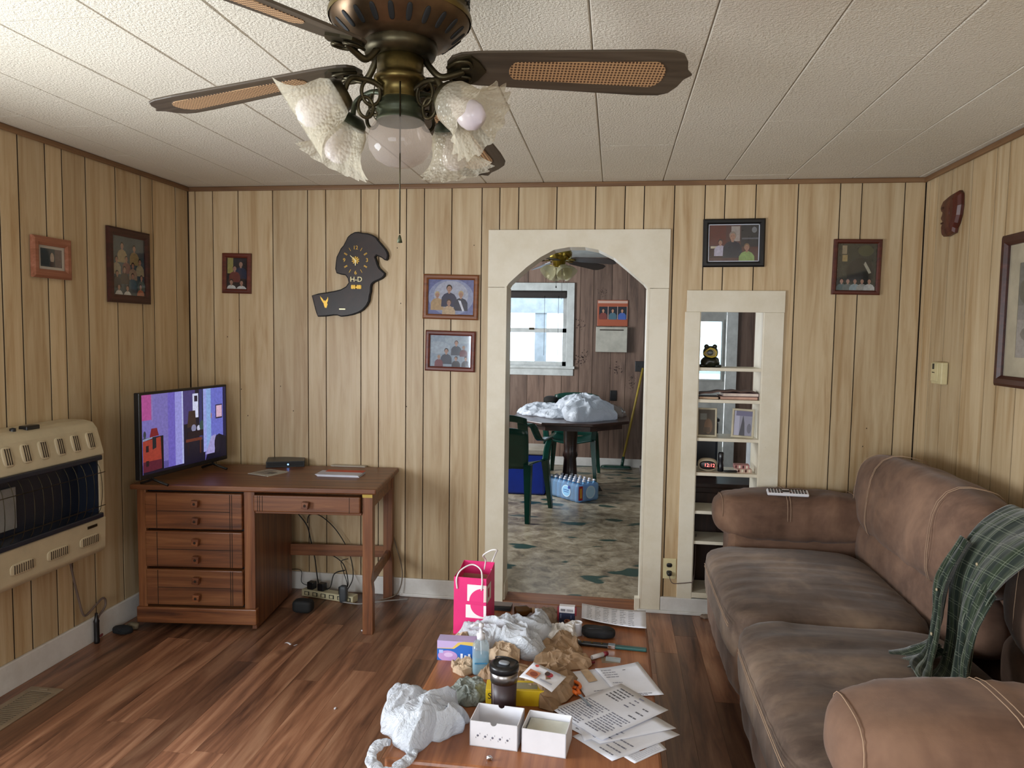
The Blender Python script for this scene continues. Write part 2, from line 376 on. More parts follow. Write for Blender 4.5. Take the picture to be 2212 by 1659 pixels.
MB().box((XL-.001, YB, 0), (XL+.004, -2.8, H)).build('panel_sheet', M['panel'], wl); MB().box((XR-.004, YB, 0), (XR+.001, -2.4, H)).build('panel_sheet', M['panel'], wr)
# nail holes and scuffs
for i in range(26):
    x = random.uniform(-2.4, 1.4); z = random.uniform(.9, 2.25)
    if (DX0-.15 < x < DX1+.15) or (SX0-.1 < x < SX1+.1 and z < 1.85): continue
    MB().box((x-.002, -.0072, z-.003), (x+.002, -.0055, z+.003)).build('nail_hole', M['groove'], wall_back)
# ceiling tiles (parts of the ceiling) and a plain sheet behind the camera
ce = struct('ceiling', MB().box((XL-.1, YB, H+.008), (XR+.1, .13, H+.05)), plain('ceiling_joint', '8b8068', .9), 'stippled off-white tiled ceiling', 'ceiling')
sx = [-.0829+.3195*k for k in range(-8, 6)]; sx = [XL]+[x for x in sx if XL+.02 < x < XR-.02]+[XR]
tp = .325
for i, (x0, x1) in enumerate(zip(sx, sx[1:])):
    y = 0.; off = tp*.5 if i % 2 else 0; ys = [0.]
    y = -.12-off
    while y > -3.3: ys.append(y); y -= tp
    for y1, y0 in zip(ys, ys[1:]):
        c = .0035; b = MB(); z = H+random.uniform(-.0006, .0006)
        p = [(x0+.001, y0+.0008), (x1-.001, y0+.0008), (x1-.001, y1-.0008), (x0+.001, y1-.0008)]
        q = [(x0+.001+c, y0+.0008), (x1-.001-c, y0+.0008), (x1-.001-c, y1-.0008), (x0+.001+c, y1-.0008)]
        V = [(*a, H+.009) for a in p]+[(*a, z+.004) for a in p]+[(*a, z) for a in q]
        b.add(V, [(0, 1, 2, 3), (4, 5, 1, 0), (5, 6, 2, 1), (6, 7, 3, 2), (7, 4, 0, 3), (4, 8, 9, 5), (5, 9, 10, 6), (6, 10, 11, 7), (7, 11, 8, 4), (8, 11, 10, 9)])
        b.build('ceiling_tile', M['ceil'], ce)
MB().box((XL, YB, H), (XR, -3.2, H+.009)).build('ceiling_sheet', M['ceil'], ce)
# floor planks
fl = struct('floor', MB().box((XL-.1, YB, -.06), (XR+.1, .14, -.009)), M['groove'], 'red-brown laminate plank floor', 'floor')
px = XL; i = 0; pw = .1135; random.seed(3)
while px < XR-.01:
    x1 = min(px+pw, XR); y = 0.0; y -= random.uniform(.3, 1.1); ys = [0.0, y]
    while y > -3.4: y -= 1.19; ys.append(y)
    for y1, y0 in zip(ys, ys[1:]): MB().box((px+.0004, y0+.0005, -.01), (x1-.0004, y1-.0005, 0)).build('floor_plank', M['floorwood'], fl)
    px = x1
MB().box((XL, YB, -.011), (XR, -3.0, -.002)).build('floor_sheet', M['floorwood'], fl)
# crown and baseboards
struct('trim_crown_back', MB().box((XL, -.02, H-.026), (XR, -.005, H)), M['crown'], 'narrow brown crown strip above the arched doorway wall', 'trim', bevel=.006)
struct('trim_crown_left', MB().box((XL+.004, -4.8, H-.026), (XL+.02, -.0, H)), M['crowny'], 'narrow brown crown strip above the heater wall', 'trim', bevel=.006)
struct('trim_crown_right', MB().box((XR-.02, -4.8, H-.026), (XR-.004, 0, H)), M['crowny'], 'narrow brown crown strip above the sofa wall', 'trim', bevel=.006)
def baseb(name, a, b, label, bev=.004): struct(name, MB().box(a, b), M['base'], label, 'baseboard', bevel=bev)
baseb('baseboard_back', (XL+.02, -.02, 0), (-.703, -.005, .105), 'white baseboard between desk and arched doorway')
baseb('baseboard_back_right', (.285, -.022, 0), (XR, -.005, .09), 'white baseboard under the shelf opening')
baseb('baseboard_left', (XL+.004, -3.2, 0), (XL+.02, -.02, .12), 'dusty white baseboard below the gas heater')
baseb('baseboard_right', (XR-.02, -3.2, 0), (XR-.004, -.02, .1), 'white baseboard behind the sofa')
struct('trim_shoe', MB().box((.16, -.036, 0), (.75, -.022, .018)), M['base'], 'white shoe moulding by the door casing and shelf', 'trim', bevel=.004)
struct('trim_shoe_left', MB().box((-1.2, -.032, 0), (-.705, -.02, .018)), M['base'], 'white shoe moulding between desk leg and doorway', 'trim', bevel=.004)
# arched doorway: casing, arched board, jamb lining
arch = [(113, 599), (139, 576), (166.6, 556), (197, 539.5), (230, 533.7), (263, 533.7), (293, 539.5), (326, 556), (356, 581), (392, 612)]
A = [at(1000+x, y, Y=-.02) for x, y in arch]; zs = 1.785
hole = [Vector((DX0, -.02, zs))]+[Vector((DX0+.012, -.02, zs+.02))]+A+[Vector((DX1, -.02, zs))]
dc = thing('door_1', (0, 0, 0), 'cream-painted arched doorway casing', 'doorway', kind='structure')
outl = [Vector((-.703, -.02, zs)), Vector((-.703, -.02, 2.095)), Vector((.283, -.02, 2.10)), Vector((.283, -.02, zs))]
bm_ = MB(); top = outl[1:3]
# arched board built as strips between the arch curve and the top edge
hp = hole; n = len(hp)
def strip(y, rev):
    for a, b in zip(hp, hp[1:]):
        q = [Vector((a.x, y, a.z)), Vector((b.x, y, b.z)), Vector((b.x, y, 2.098)), Vector((a.x, y, 2.098))]
        bm_.add(q, [(3, 2, 1, 0)] if rev else [(0, 1, 2, 3)])
strip(-.02, False); strip(.14, True)
bm_.box((-.703, -.02, zs), (DX0, .0, 2.098)); bm_.box((DX1, -.02, zs), (.283, .0, 2.098))
bm_.add([(-.703, -.02, 2.098), (.283, -.02, 2.098), (.283, 0, 2.098), (-.703, 0, 2.098)], [(0, 1, 2, 3)])
for a, b in zip(hp, hp[1:]): bm_.add([(a.x, -.02, a.z), (a.x, .14, a.z), (b.x, .14, b.z), (b.x, -.02, b.z)], [(0, 1, 2, 3)])
bm_.build('arch_board', M['trim'], dc)
B('left_casing', M['trim'], (-.703, -.022, .0), (DX0, .0, zs-.002), dc, .002); B('right_casing', M['trim'], (DX1, -.022, .0), (.283, .0, zs-.002), dc, .002)
B('jamb', M['trim'], (DX0-.01, -.023, 0), (DX0+.003, .15, zs), dc, .001); B('jamb', M['trim'], (DX1-.003, -.023, 0), (DX1+.01, .15, zs), dc, .001)
B('jamb_foot', M['trim'], (DX0, .0, .0), (DX0+.012, .13, .10), dc, .002); B('jamb_foot', M['trim'], (DX1-.028, -.028, .0), (DX1, .02, .075), dc, .002)
B('threshold', M['desk'], (DX0, -.02, -.005), (DX1, .14, .008), dc, .003)
# built-in shelf in the opening
sh = thing('built_in_shelf', (0, 0, 0), 'cream-painted pass-through shelf unit right of the doorway', 'shelf', kind='structure')
B('top_casing', M['trim'], (.379, -.021, 1.66), (.886, 0, 1.775), sh, .002); B('left_casing', M['trim'], (.372, -.02, .088), (SX0, 0, 1.66), sh, .002); B('right_casing', M['trim'], (SX1, -.02, .088), (.884, 0, 1.66), sh, .002)
for x0, x1, nm in ((SX0-.010, SX0+.004, 'side_panel'), (SX1-.004, SX1+.01, 'side_panel')): B(nm, M['trim'], (x0, -.015, .09), (x1, SD, 1.69), sh)
B('top_panel', M['trim'], (SX0, 0, 1.675), (SX1, SD, 1.69), sh); B('bottom_panel', M['trim'], (SX0, -.02, .095), (SX1, SD, .125), sh, .002)
SHZ = [1.362, 1.19, .98, .79, .578, .41]
for z in SHZ: B('shelf_board', M['trim'], (SX0, -.006, z-.018), (SX1, SD, z), sh, .002)
# ---------------------------------------------------------------- the kitchen beyond
def vinyl():
    g = N('stone_pattern_vinyl'); v = g.coord((1, 1, 1), rnd=False); f = g.noise(v, 9, 6, .7, .5); vo = g.n('ShaderNodeTexVoronoi'); vo.inputs['Scale'].default_value = 5.5
    mp = g.n('ShaderNodeMapping'); mp.inputs['Scale'].default_value = (.8, 1.5, 1); g.l(v, mp.inputs[0])
    nn = g.n('ShaderNodeTexNoise'); nn.inputs['Scale'].default_value = 5; g.l(mp.outputs[0], nn.inputs['Vector'])
    mx = g.n('ShaderNodeMix', data_type='RGBA'); mx.inputs[0].default_value = .2; g.l(mp.outputs[0], mx.inputs[6]); g.l(nn.outputs['Color'], mx.inputs[7]); g.l(mx.outputs[2], vo.inputs['Vector'])
    c = g.ramp(f, [(.3, '5c5040'), (.5, '9a8c74'), (.7, 'c4b9a2')])
    st = g.ramp(vo.outputs['Distance'], [(.30, 'ffffff'), (.36, '000000')]); sel = g.ramp(vo.outputs['Color'], [(.45, '000000'), (.5, 'ffffff')])
    mm = g.mix(1., st, sel, 'MULTIPLY'); c = g.mix(mm, c, '2f4a41')
    a = g.noise(v, 1.4, 3); c = g.mix(g.ramp(a, [(.4, '000000'), (.7, '999999')]), c, '5a4630', 'MULTIPLY'); g.col(c); g.set(Roughness=.32); return g.m
M['vinyl'] = vinyl()
struct('kitchen_floor', MB().box((KX0-.1, KY0, -.06), (KX1+.1, KY1+.1, -.002)), M['vinyl'], 'grey-green stone-pattern vinyl floor beyond the doorway', 'floor')
struct('kitchen_ceiling', MB().box((KX0-.1, .13, KH), (KX1+.1, KY1+.1, KH+.05)), plain('kitchen_ceiling_paint', 'a9b0b0', .8), 'plain grey-white ceiling of the kitchen', 'ceiling')
KW = [-.46-.85, -.55, 1.155, 2.02]    # window opening in the far wall
D2 = [.72, 1.30, 0, 2.03]             # far door opening
kb = MB(); Y0, Y1 = KY1, KY1+.1
for a, b in (((KX0-.1, Y0, 0), (KW[0], Y1, KH)), ((KW[0], Y0, 0), (KW[1], Y1, KW[2])), ((KW[0], Y0, KW[3]), (KW[1], Y1, KH)), ((KW[1], Y0, 0), (D2[0], Y1, KH)), ((D2[0], Y0, D2[3]), (D2[1], Y1, KH)), ((D2[1], Y0, 0), (KX1+.1, Y1, KH))): kb.box(a, b)
wkb = struct('wall_kitchen_back', kb, M['groove'], 'brown pine-panelled far wall of the kitchen', 'wall')
ex = [KX0+.01, -2.4, -2.0, -1.6, -1.2, -1.0, -.8, -.6, -.4, -.25, -.04, .13, .33, .53, .73, .93, 1.13, 1.33, 1.53, 1.73, 1.93, KX1-.01]
planks(wkb, ex, 'x', KY1, 0, KH, [(KW[0], KW[1], KW[2], KW[3]), (D2[0], D2[1], -.1, D2[3])], mat=M['panelkit'])
struct('wall_kitchen_left', MB().box((KX0-.1, KY0, 0), (KX0, KY1, KH)), M['panelkit'], 'brown pine-panelled left wall of the kitchen', 'wall')
struct('wall_kitchen_right', MB().box((KX1, KY0, 0), (KX1+.1, KY1, KH)), M['panelkit'], 'brown pine-panelled right wall of the kitchen', 'wall')
baseb('baseboard_kitchen', (KW[1]-.9, KY1-.02, 0), (D2[0]-.09, KY1-.007, .10), 'white baseboard behind the mop')
win = thing('window_1', (0, KY1, 0), 'grey-white double-hung kitchen window with a dark rolled blind', 'window', kind='structure')
for a, b in (((KW[1], -.03, KW[2]-.03), (KW[1]+.085, 0, KW[3]+.09)), ((KW[0]-.085, -.03, KW[2]-.03), (KW[0], 0, KW[3]+.09)), ((KW[0], -.03, KW[3]), (KW[1], 0, KW[3]+.09)), ((KW[0]-.1, -.05, KW[2]-.03), (KW[1]+.1, 0, KW[2])), ((KW[0]-.085, -.02, KW[2]-.11), (KW[1]+.085, 0, KW[2]-.03))): B('casing_board', M['ktrim'], a, b, win, .003)
zm = 1.56
def sash(z0, z1, y):
    f = MB(); x0, x1 = KW[0], KW[1]; w = .048
    for a, b in (((x0, y, z0), (x0+w, y+.03, z1)), ((x1-w, y, z0), (x1, y+.03, z1)), ((x0, y, z0), (x1, y+.03, z0+w)), ((x0, y, z1-w*.8), (x1, y+.03, z1))): f.box(a, b)
    s = f.build('sash', M['ktrim'], win); B('pane', M['pane'], (x0+w, y+.013, z0+w), (x1-w, y+.017, z1-w*.8), s); return s
M['pane'] = pane_mat('window_pane'); sash(KW[2], zm+.02, .03); sash(zm-.02, KW[3], .065)
B('rolled_blind', plain('dark_brown_blind', '2c2523', .7), (KW[0]+.005, -.01, KW[3]-.085), (KW[1]-.005, .03, KW[3]-.005), win, .015)
for x in (KW[1]-.10, KW[0]+.50): MB().tube([(x, -.012, KW[3]-.06), (x+.002, -.012, KW[2]+.12)], .0022, 5).build('blind_cord', M['blackm'], win)
B('sash_lock', M['bronze'], (-.99, .02, zm+.01), (-.93, .05, zm+.035), win, .004)
# porch outside the kitchen window
po = thing('porch', (0, KY1+1.6, 0), 'pale blue-grey porch post and beam outside the window', 'porch')
M['porch'] = plain('pale_blue_paint', 'd5e0e2', .6)
pa, pb = at(1156, 676, Y=KY1+1.6), at(1181, 676, Y=KY1+1.6)
B('post', M['porch'], (pa.x, 0, 0), (pb.x, .1, pa.z+.05), po); B('beam', M['porch'], (-3.2, -.02, pa.z), (2.5, .12, pa.z+.35), po); B('rail', M['porch'], (-3.2, .03, 1.02), (2.5, .07, 1.10), po)
tag(B('porch_deck', plain('weathered_deck', '8f8a80', .8), (-4, KY1+.1, -.15), (4, KY1+2.2, -.05)), 'grey porch deck outside the kitchen', 'deck')
# far door with a half light
dr = thing('door_2', (0, KY1, 0), 'grey-white half-glazed door seen through the shelf opening', 'door', kind='structure')
M['doorw'] = plain('grey_white_door', 'a9aaa6', .5)
g0, g1 = at(1500, 694, Y=KY1), at(1556, 820, Y=KY1); gx0, gx1, gz0, gz1 = .80, g1.x, g1.z, g0.z
f = MB()
for a, b in (((D2[0], .01, 0), (gx0, .05, D2[3])), ((gx1, .01, 0), (D2[1]-.06, .05, D2[3])), ((gx0, .01, gz1), (gx1, .05, D2[3])), ((gx0, .01, 0), (gx1, .05, gz0))): f.box(a, b)
f.build('door_leaf', M['doorw'], dr); B('pane', frosted('misty_pane', 'e4f4f8', .75, 'e8f4f8', 0, .4, .5), (gx0, .028, gz0), (gx1, .032, gz1), dr)
for a, b in (((gx0-.02, -.002, gz0-.02), (gx1+.02, .012, gz0)), ((gx0-.02, -.002, gz1), (gx1+.02, .012, gz1+.02)), ((gx1, -.002, gz0), (gx1+.02, .012, gz1))): B('glazing_bead', M['doorw'], a, b, dr)
for a, b in (((D2[1]-.06, -.03, 0), (D2[1]+.06, 0, D2[3]+.08)), ((D2[0]-.09, -.03, 0), (D2[0], 0, D2[3]+.08)), ((D2[0], -.03, D2[3]), (D2[1], 0, D2[3]+.09))): B('casing_board', M['ktrim'], a, b, dr, .003)
# ---------------------------------------------------------------- flat pictures
class Pic:
    """flat picture in local x (right), z (up); each patch lies a hair in front of the last"""
    def __init__(s, w, h, y=0, dy=.00012): s.mb = MB(); s.w = w; s.h = h; s.y = y; s.k = 0; s.dy = dy
    def poly(s, pts, c):
        s.mb.color(c); y = s.y-s.k*s.dy; s.k += 1
        v = [((p[0]-.5)*s.w, y, (p[1]-.5)*s.h) for p in pts]; s.mb.add(v, [tuple(range(len(v)))]); return s
    def rect(s, x0, z0, x1, z1, c): return s.poly([(x0, z0), (x1, z0), (x1, z1), (x0, z1)], c)
    def ell(s, x, z, rx, rz, c, n=16): return s.poly([(x+rx*math.cos(2*PI*i/n), z+rz*math.sin(2*PI*i/n)) for i in range(n)], c)
    def person(s, x, z, k, cloth, skin='b98a70', hair='2a1c16', hw=1.):
        """head centre x,z, head half height k (fractions of the picture height)"""
        a = s.h/s.w
        s.poly([(min(.995, max(.005, u)), max(.005, v)) for u, v in ((x-2.3*k*a, z-5.2*k), (x-2.2*k*a, z-2.6*k), (x-1.5*k*a, z-1.6*k), (x-.4*k*a, z-1.1*k), (x+.4*k*a, z-1.1*k), (x+1.5*k*a, z-1.6*k), (x+2.2*k*a, z-2.6*k), (x+2.3*k*a, z-5.2*k))], cloth)
        s.rect(x-.3*k*a, z-1.4*k, x+.3*k*a, z-.6*k, skin)
        s.ell(x, z+.22*k, .86*k*a*hw, 1.0*k, hair); s.ell(x, z-.1*k, .68*k*a, .88*k, skin)
        s.rect(x-.38*k*a, z+.02*k, x-.15*k*a, z+.12*k, '3a2a24'); s.rect(x+.15*k*a, z+.02*k, x+.38*k*a, z+.12*k, '3a2a24'); s.rect(x-.2*k*a, z-.5*k, x+.2*k*a, z-.42*k, '8a5048')
        return s
M['oak'] = wood('orange_oak_frame', '6b3a1c', '8a5028', 'a5683a', .4, 0, 2); M['cherry'] = wood('red_cherry_frame', '4a1d14', '672b1c', '7d3a26', .4, 0, 2)
M['walnut'] = wood('dark_walnut_frame', '35150f', '451d16', '5a2a20', .4, 0, 2); M['paleoak'] = wood('pale_reddish_frame', '7a4a34', '8f5a42', 'a5705a', .5, 0, 2)
M['glass'] = pane_mat('picture_glass', 'fafcff', .95, .05)
def picture(name, loc, rz, w, h, b, mat, label, pic, depth=.018, matw=0, matc='white', rot=0, group=None, inner=None, glazed=True):
    t = thing(name, loc, label, 'picture frame', group=group, rot=(0, rot, rz))
    m = MB()
    for a, c in (((-w/2, 0, -h/2), (w/2, 0, -h/2)), ((w/2, 0, -h/2), (w/2, 0, h/2)), ((w/2, 0, h/2), (-w/2, 0, h/2)), ((-w/2, 0, h/2), (-w/2, 0, -h/2))):
        a = Vector(a); c = Vector(c); s = lambda p, k: Vector((p.x-math.copysign(k, p.x), 0, p.z-math.copysign(k, p.z)))
        sec = [(0, 0), (0, -depth*.7), (b*.25, -depth), (b*.7, -depth), (b, -depth*.6), (b, 0)]
        v = [Vector((q.x, y, q.z)) for p in (a, c) for k, y in sec for q in (s(p, k),)]
        n = len(sec); m.add(v, [(i, i+1, n+i+1, n+i) for i in range(n-1)])
    m.build('frame_rail', mat, t)
    iw, ih = w-2*b, h-2*b
    B('backing', M['blackm'], (-w/2+.002, -.003, -h/2+.002), (w/2-.002, -.0005, h/2-.002), t)
    if matw:
        mm = MB(); y = -.006
        for a, c in (((-iw/2, y, -ih/2), (iw/2, y+.002, -ih/2+matw)), ((-iw/2, y, ih/2-matw), (iw/2, y+.002, ih/2)), ((-iw/2, y, -ih/2+matw), (-iw/2+matw, y+.002, ih/2-matw)), ((iw/2-matw, y, -ih/2+matw), (iw/2, y+.002, ih/2-matw))): mm.box(a, c)
        mm.build('mat_board', plain('mat_'+matc, matc if len(matc) == 6 else 'c8b9a4', .8), t)
    if inner:
        il = MB()
        for a, c in (((-iw/2, -.009, -ih/2), (iw/2, -.006, -ih/2+.004)), ((-iw/2, -.009, ih/2-.004), (iw/2, -.006, ih/2)), ((-iw/2, -.009, -ih/2), (-iw/2+.004, -.006, ih/2)), ((iw/2-.004, -.009, -ih/2), (iw/2, -.006, ih/2))): il.box(a, c)
        il.build('inner_edge', M['white'], t)
    pic(iw-2*matw, ih-2*matw).mb.build('photo', M['print'] if glazed else M['paper_print'], t)
    if glazed: B('glass', M['glass'], (-iw/2, -.0105, -ih/2), (iw/2, -.0100, ih/2), t)
    return t
def P(w, h): return Pic(w, h, -.0035, .00006)
def picA(w, h):
    return P(w, h).rect(0, 0, 1, 1, '3c4548').rect(.68, 0, 1, 1, '6f5c58').rect(.05, .1, .4, .9, '2c3a40').ell(.55, .5, .09, .3, 'c2a890').rect(.45, 0, .65, .3, '4a3a38')
def picB(w, h):
    p = P(w, h).rect(0, 0, 1, 1, '44565a')
    for x, z, c in ((.30, .84, 'b39a6e'), (.68, .82, 'a8905f')): p.person(x, z, .055, c)
    for x, z, c in ((.12, .60, 'a89a7c'), (.42, .62, '8a5a50'), (.85, .60, 'b0a07a'), (.62, .52, 'a58a70'), (.35, .44, '49403a')): p.person(x, z, .048, c)
    for x, z, c in ((.12, .36, '2c2a30'), (.6, .34, '3f6470'), (.88, .32, '5a6a60'), (.16, .13, 'd8d4c8'), (.42, .12, 'e0dcd0'), (.84, .16, 'b56a48')): p.person(x, z, .045, c)
    return p
def picC(w, h):
    p = P(w, h).rect(0, 0, 1, 1, '2a1a18').rect(.02, .5, .3, 1, 'a89a54')
    p.person(.68, .80, .09, '2a2e44').person(.38, .66, .085, '7a3a30').person(.22, .22, .08, 'ddd8cc').person(.72, .2, .08, 'ddd8cc'); return p
def picD(w, h):
    p = P(w, h).rect(0, 0, 1, 1, '6d73a0').ell(.5, .5, .50, .52, '9aa0bb', 32).ell(.5, .55, .38, .42, 'b9b9c4', 32)
    p.person(.2, .56, .085, 'c4a070', hair='c8b080').person(.46, .74, .1, '262a4a').person(.72, .58, .09, '20263c', hair='c4a878').person(.46, .34, .085, 'cfae84', hair='4a3020')
    return p.poly([(.66, .42), (.72, .40), (.80, .12), (.76, .10)], 'e8e6ea')
def picE(w, h):
    p = P(w, h).rect(0, 0, 1, 1, '98a5ae').ell(.2, .6, .3, .2, 'aab4ba').ell(.7, .85, .35, .12, 'a4b0b6')
    p.person(.64, .76, .075, '2f3a48', hair='4a3226').person(.82, .62, .055, '6a3038', hair='a88a60').person(.4, .5, .08, '2c3444').person(.22, .3, .06, '7a3036', hair='b89a70').person(.64, .27, .06, '20222c').person(.88, .27, .06, '20222c'); return p
def picF(w, h):
    p = P(w, h).rect(0, 0, 1, 1, '5c3a34').rect(0, .45, .35, 1, '6a3024').rect(.45, .55, .62, .95, 'b8a89a').rect(.64, .4, 1, 1, '2c2a2c').ell(.9, .85, .05, .08, '8a8a8a').rect(.66, .6, .98, .64, '6a6a6e').rect(0, .1, .3, .4, '3a1c18').rect(.05, .36, .2, .42, 'd8c8a8')
    return p.person(.24, .52, .07, 'c8bcc8').person(.48, .68, .11, '1d2130', hair='9a8a78').person(.76, .38, .09, '9cb468', hair='8a6a48')
def picG(w, h):
    p = P(w, h).rect(0, 0, 1, 1, '2c2f22').ell(.72, .85, .2, .12, '4a4a2c').ell(.6, .4, .35, .3, '1c1e18').rect(.12, .78, .24, .96, 'a08c6c').rect(.13, .62, .26, .76, 'a48a58').poly([(.72, .62), (.84, .45), (.88, .38), (.82, .36), (.68, .56)], 'b0a890')
    for x, c in ((.14, '5a6a68'), (.3, '6a706a'), (.48, '93a0a0'), (.66, 'a8a498'), (.84, 'c4bfb4')): p.person(x, .2, .05, c)
    return p
picture('picture_frame', (XL+.007, -1.09, 1.835), PI/2, .228, .18, .038, M['paleoak'], 'small wide reddish wooden frame high on the heater wall', picA, matw=.012)
picture('picture_frame', (XL+.007, -.56, 1.845), PI/2, .33, .375, .04, M['walnut'], 'large dark frame with a big group portrait on the heater wall', picB)
picture('picture_frame', (-2.19, -.007, 1.855), 0, .178, .232, .026, M['cherry'], 'small upright reddish frame above the television', picC, rot=math.radians(1))
picture('picture_frame', (-.915, -.007, 1.728), 0, .316, .25, .028, M['oak'], 'upper wooden frame with four people on blue, left of the doorway', picD, rot=math.radians(1))
picture('picture_frame', (-.915, -.007, 1.425), 0, .287, .228, .026, M['cherry'], 'lower reddish frame with six people on grey, left of the doorway', picE, rot=math.radians(1))
picture('picture_frame', (.612, -.007, 2.025), 0, .318, .252, .028, M['black'], 'black picture frame above the built-in shelf', picF, inner=True, rot=math.radians(-.5))
picture('picture_frame', (1.235, -.007, 1.90), 0, .238, .285, .022, M['cherry'], 'upright reddish frame with a dark garden photo beside the right corner', picG, rot=math.radians(.5))
def picH(w, h):
    p = P(w, h).rect(0, 0, 1, 1, '8b8680').rect(0, .55, 1, 1, '6a6c66').ell(.3, .7, .3, .2, '56584e').ell(.75, .75, .2, .15, '4c5048').rect(0, 0, 1, .4, 'a49a90').ell(.4, .25, .35, .12, '7c746c'); return p
picture('framed_print', (XR-.007, -1.20, 1.65), -PI/2, .72, .60, .042, M['walnut'], 'large dark-framed print with a wide cream mat above the sofa', picH, matw=.075, matc='b9aa8c', depth=.026)
# ---------------------------------------------------------------- boot-shaped wooden clock
ck = thing('wall_clock', (-1.47, -.006, 1.89), 'dark live-edge wooden clock with gold numerals above the desk', 'clock')
cp = [(140, 740), (200, 722), (270, 712), (340, 700), (400, 685), (445, 660), (470, 625), (462, 585), (440, 558), (400, 552), (362, 540), (350, 500), (356, 440), (362, 395), (385, 350), (400, 318), (425, 290), (445, 250), (462, 215), (490, 190), (525, 172), (560, 170), (600, 180), (640, 182), (680, 195), (715, 215), (740, 250), (775, 290), (800, 320), (818, 350), (825, 380), (820, 412), (808, 425), (790, 422), (770, 405), (745, 392), (720, 380), (708, 395), (722, 430), (730, 460), (745, 492), (775, 520), (796, 540), (792, 565), (770, 588), (735, 605), (700, 620), (678, 640), (672, 665), (672, 700), (662, 740), (655, 790), (635, 830), (600, 870), (560, 895), (500, 915), (450, 925), (400, 930), (370, 918), (330, 918), (260, 928), (195, 930), (182, 900), (170, 860)]
cw = [at(640+x/4.148, 460+y/4.148, Y=-.03)-Vector((-1.47, 0, 1.89)) for x, y in cp]
cw = [Vector((p.x, 0, p.z)) for p in cw]; cen = Vector((-.02, 0, -.0))
g = N('lacquered_dark_wood'); vv = g.coord(rnd=False); a = g.noise(vv, 9, 5, .6, .5); g.col(g.ramp(a, [(.35, '140a0a'), (.6, '26120f'), (.8, '3a2018')])); g.set(Roughness=.42, Coat_Weight=.15); M['lacq'] = g.m
m = MB(); n = len(cw)
inset = []
for i, p in enumerate(cw):
    t = (cw[(i+1) % n]-cw[i-1]).normalized(); nn = Vector((t.z, 0, -t.x)); inset.append(p+nn*.006)
m.prism([Vector((p.x, -.004, p.z)) for p in cw], (0, -.022, 0)); m.build('bark_edge', plain('black_bark', '0c0808', .8, bump=.6), ck)
MB().prism([Vector((p.x, -.024, p.z)) for p in inset], (0, -.006, 0)).build('slab', M['lacq'], ck)
c0 = at(640+535/4.148, 460+425/4.148, Y=-.03)-Vector((-1.47, 0, 1.89)); c0 = Vector((c0.x, -.031, c0.z))
FR = Matrix.Rotation(PI/2, 4, 'X')
for k in range(1, 13):
    a = PI/2-k*PI/6; p = c0+Vector((math.cos(a)*.067, 0, math.sin(a)*.070))
    if k in (3, 6, 9, 12): text(str(k), .030, Matrix.Translation(p) @ FR, 'numeral', M['gold'], ck)
    else:
        q = Matrix.Translation(p) @ Matrix.Rotation(-(a-PI/2), 4, 'Y')
        for dx in ((-.0025, .0025) if k in (2, 4, 8, 10) else (0,)): m = MB().box((dx-.0012, -.0006, -.010), (dx+.0012, .0006, .010), q); m.build('numeral', M['gold'], ck)
m = MB()
for k in range(10):
    a = k*PI/5; m.box((-.003, -.0012, .006), (.003, 0, .022), Matrix.Translation(c0) @ Matrix.Rotation(a, 4, 'Y'))
m.build('dial_ornament', M['gold'], ck)
m = MB(); q = Matrix.Translation(c0+Vector((0, -.003, 0)))
m.prism([q @ Vector(p) for p in ((-.004, 0, 0), (0, 0, .006), (.004, 0, 0), (.002, 0, -.030), (-.002, 0, -.030))], (0, -.001, 0)); m.build('hour_hand', plain('pale_brass', 'e2d7a8', .3, .6), ck)
q = Matrix.Translation(c0+Vector((0, -.005, 0))) @ Matrix.Rotation(-.85, 4, 'Y')
MB().prism([q @ Vector(p) for p in ((-.0035, 0, -.008), (-.0015, 0, .04), (.0015, 0, .04), (.0035, 0, -.008))], (0, -.001, 0)).build('minute_hand', MATS['pale_brass'], ck)
text('H-D', .040, Matrix.Translation(c0+Vector((.003, 0, -.108))) @ FR, 'lettering', plain('pale_brass', 'e2d7a8', .3, .6), ck)
m = MB(); e0 = c0+Vector((.004, 0, -.150)); m.box(e0+Vector((-.030, -.002, -.009)), e0+Vector((.030, 0, .009)))
for dx in (-.022, -.01, .01, .022): m.box(e0+Vector((dx-.004, -.004, -.011)), e0+Vector((dx+.004, 0, .011)))
m.lathe([(.012, 0), (.008, .003), (0, .004)], 12, Matrix.Translation(e0) @ Matrix.Rotation(PI/2, 4, 'X')); m.build('gold_emblem', M['gold'], ck)
e1 = at(640+262/4.148, 460+800/4.148, Y=-.03)-Vector((-1.47, 0, 1.89)); k = 1/1600
eg = [(-48, 55), (-40, 30), (-30, 12), (-22, 0), (-14, -10), (-10, -28), (-2, -50), (14, -52), (18, -36), (24, -20), (18, -6), (26, 10), (30, 30), (26, 50), (20, 30), (8, 16), (2, 8), (-6, 18), (-12, 12), (-24, 30)]
MB().prism([Vector((e1.x+x*k, -.0302, e1.z+z*k)) for x, z in eg], (0, -.001, 0)).build('eagle_emblem', M['gold'], ck)
e2 = at(640+415/4.148, 460+862/4.148, Y=-.03)-Vector((-1.47, 0, 1.89))
MB().box((e2.x-.018, -.031, e2.z-.003), (e2.x+.018, -.0302, e2.z+.003)).build('inscription', MATS['pale_brass'], ck)
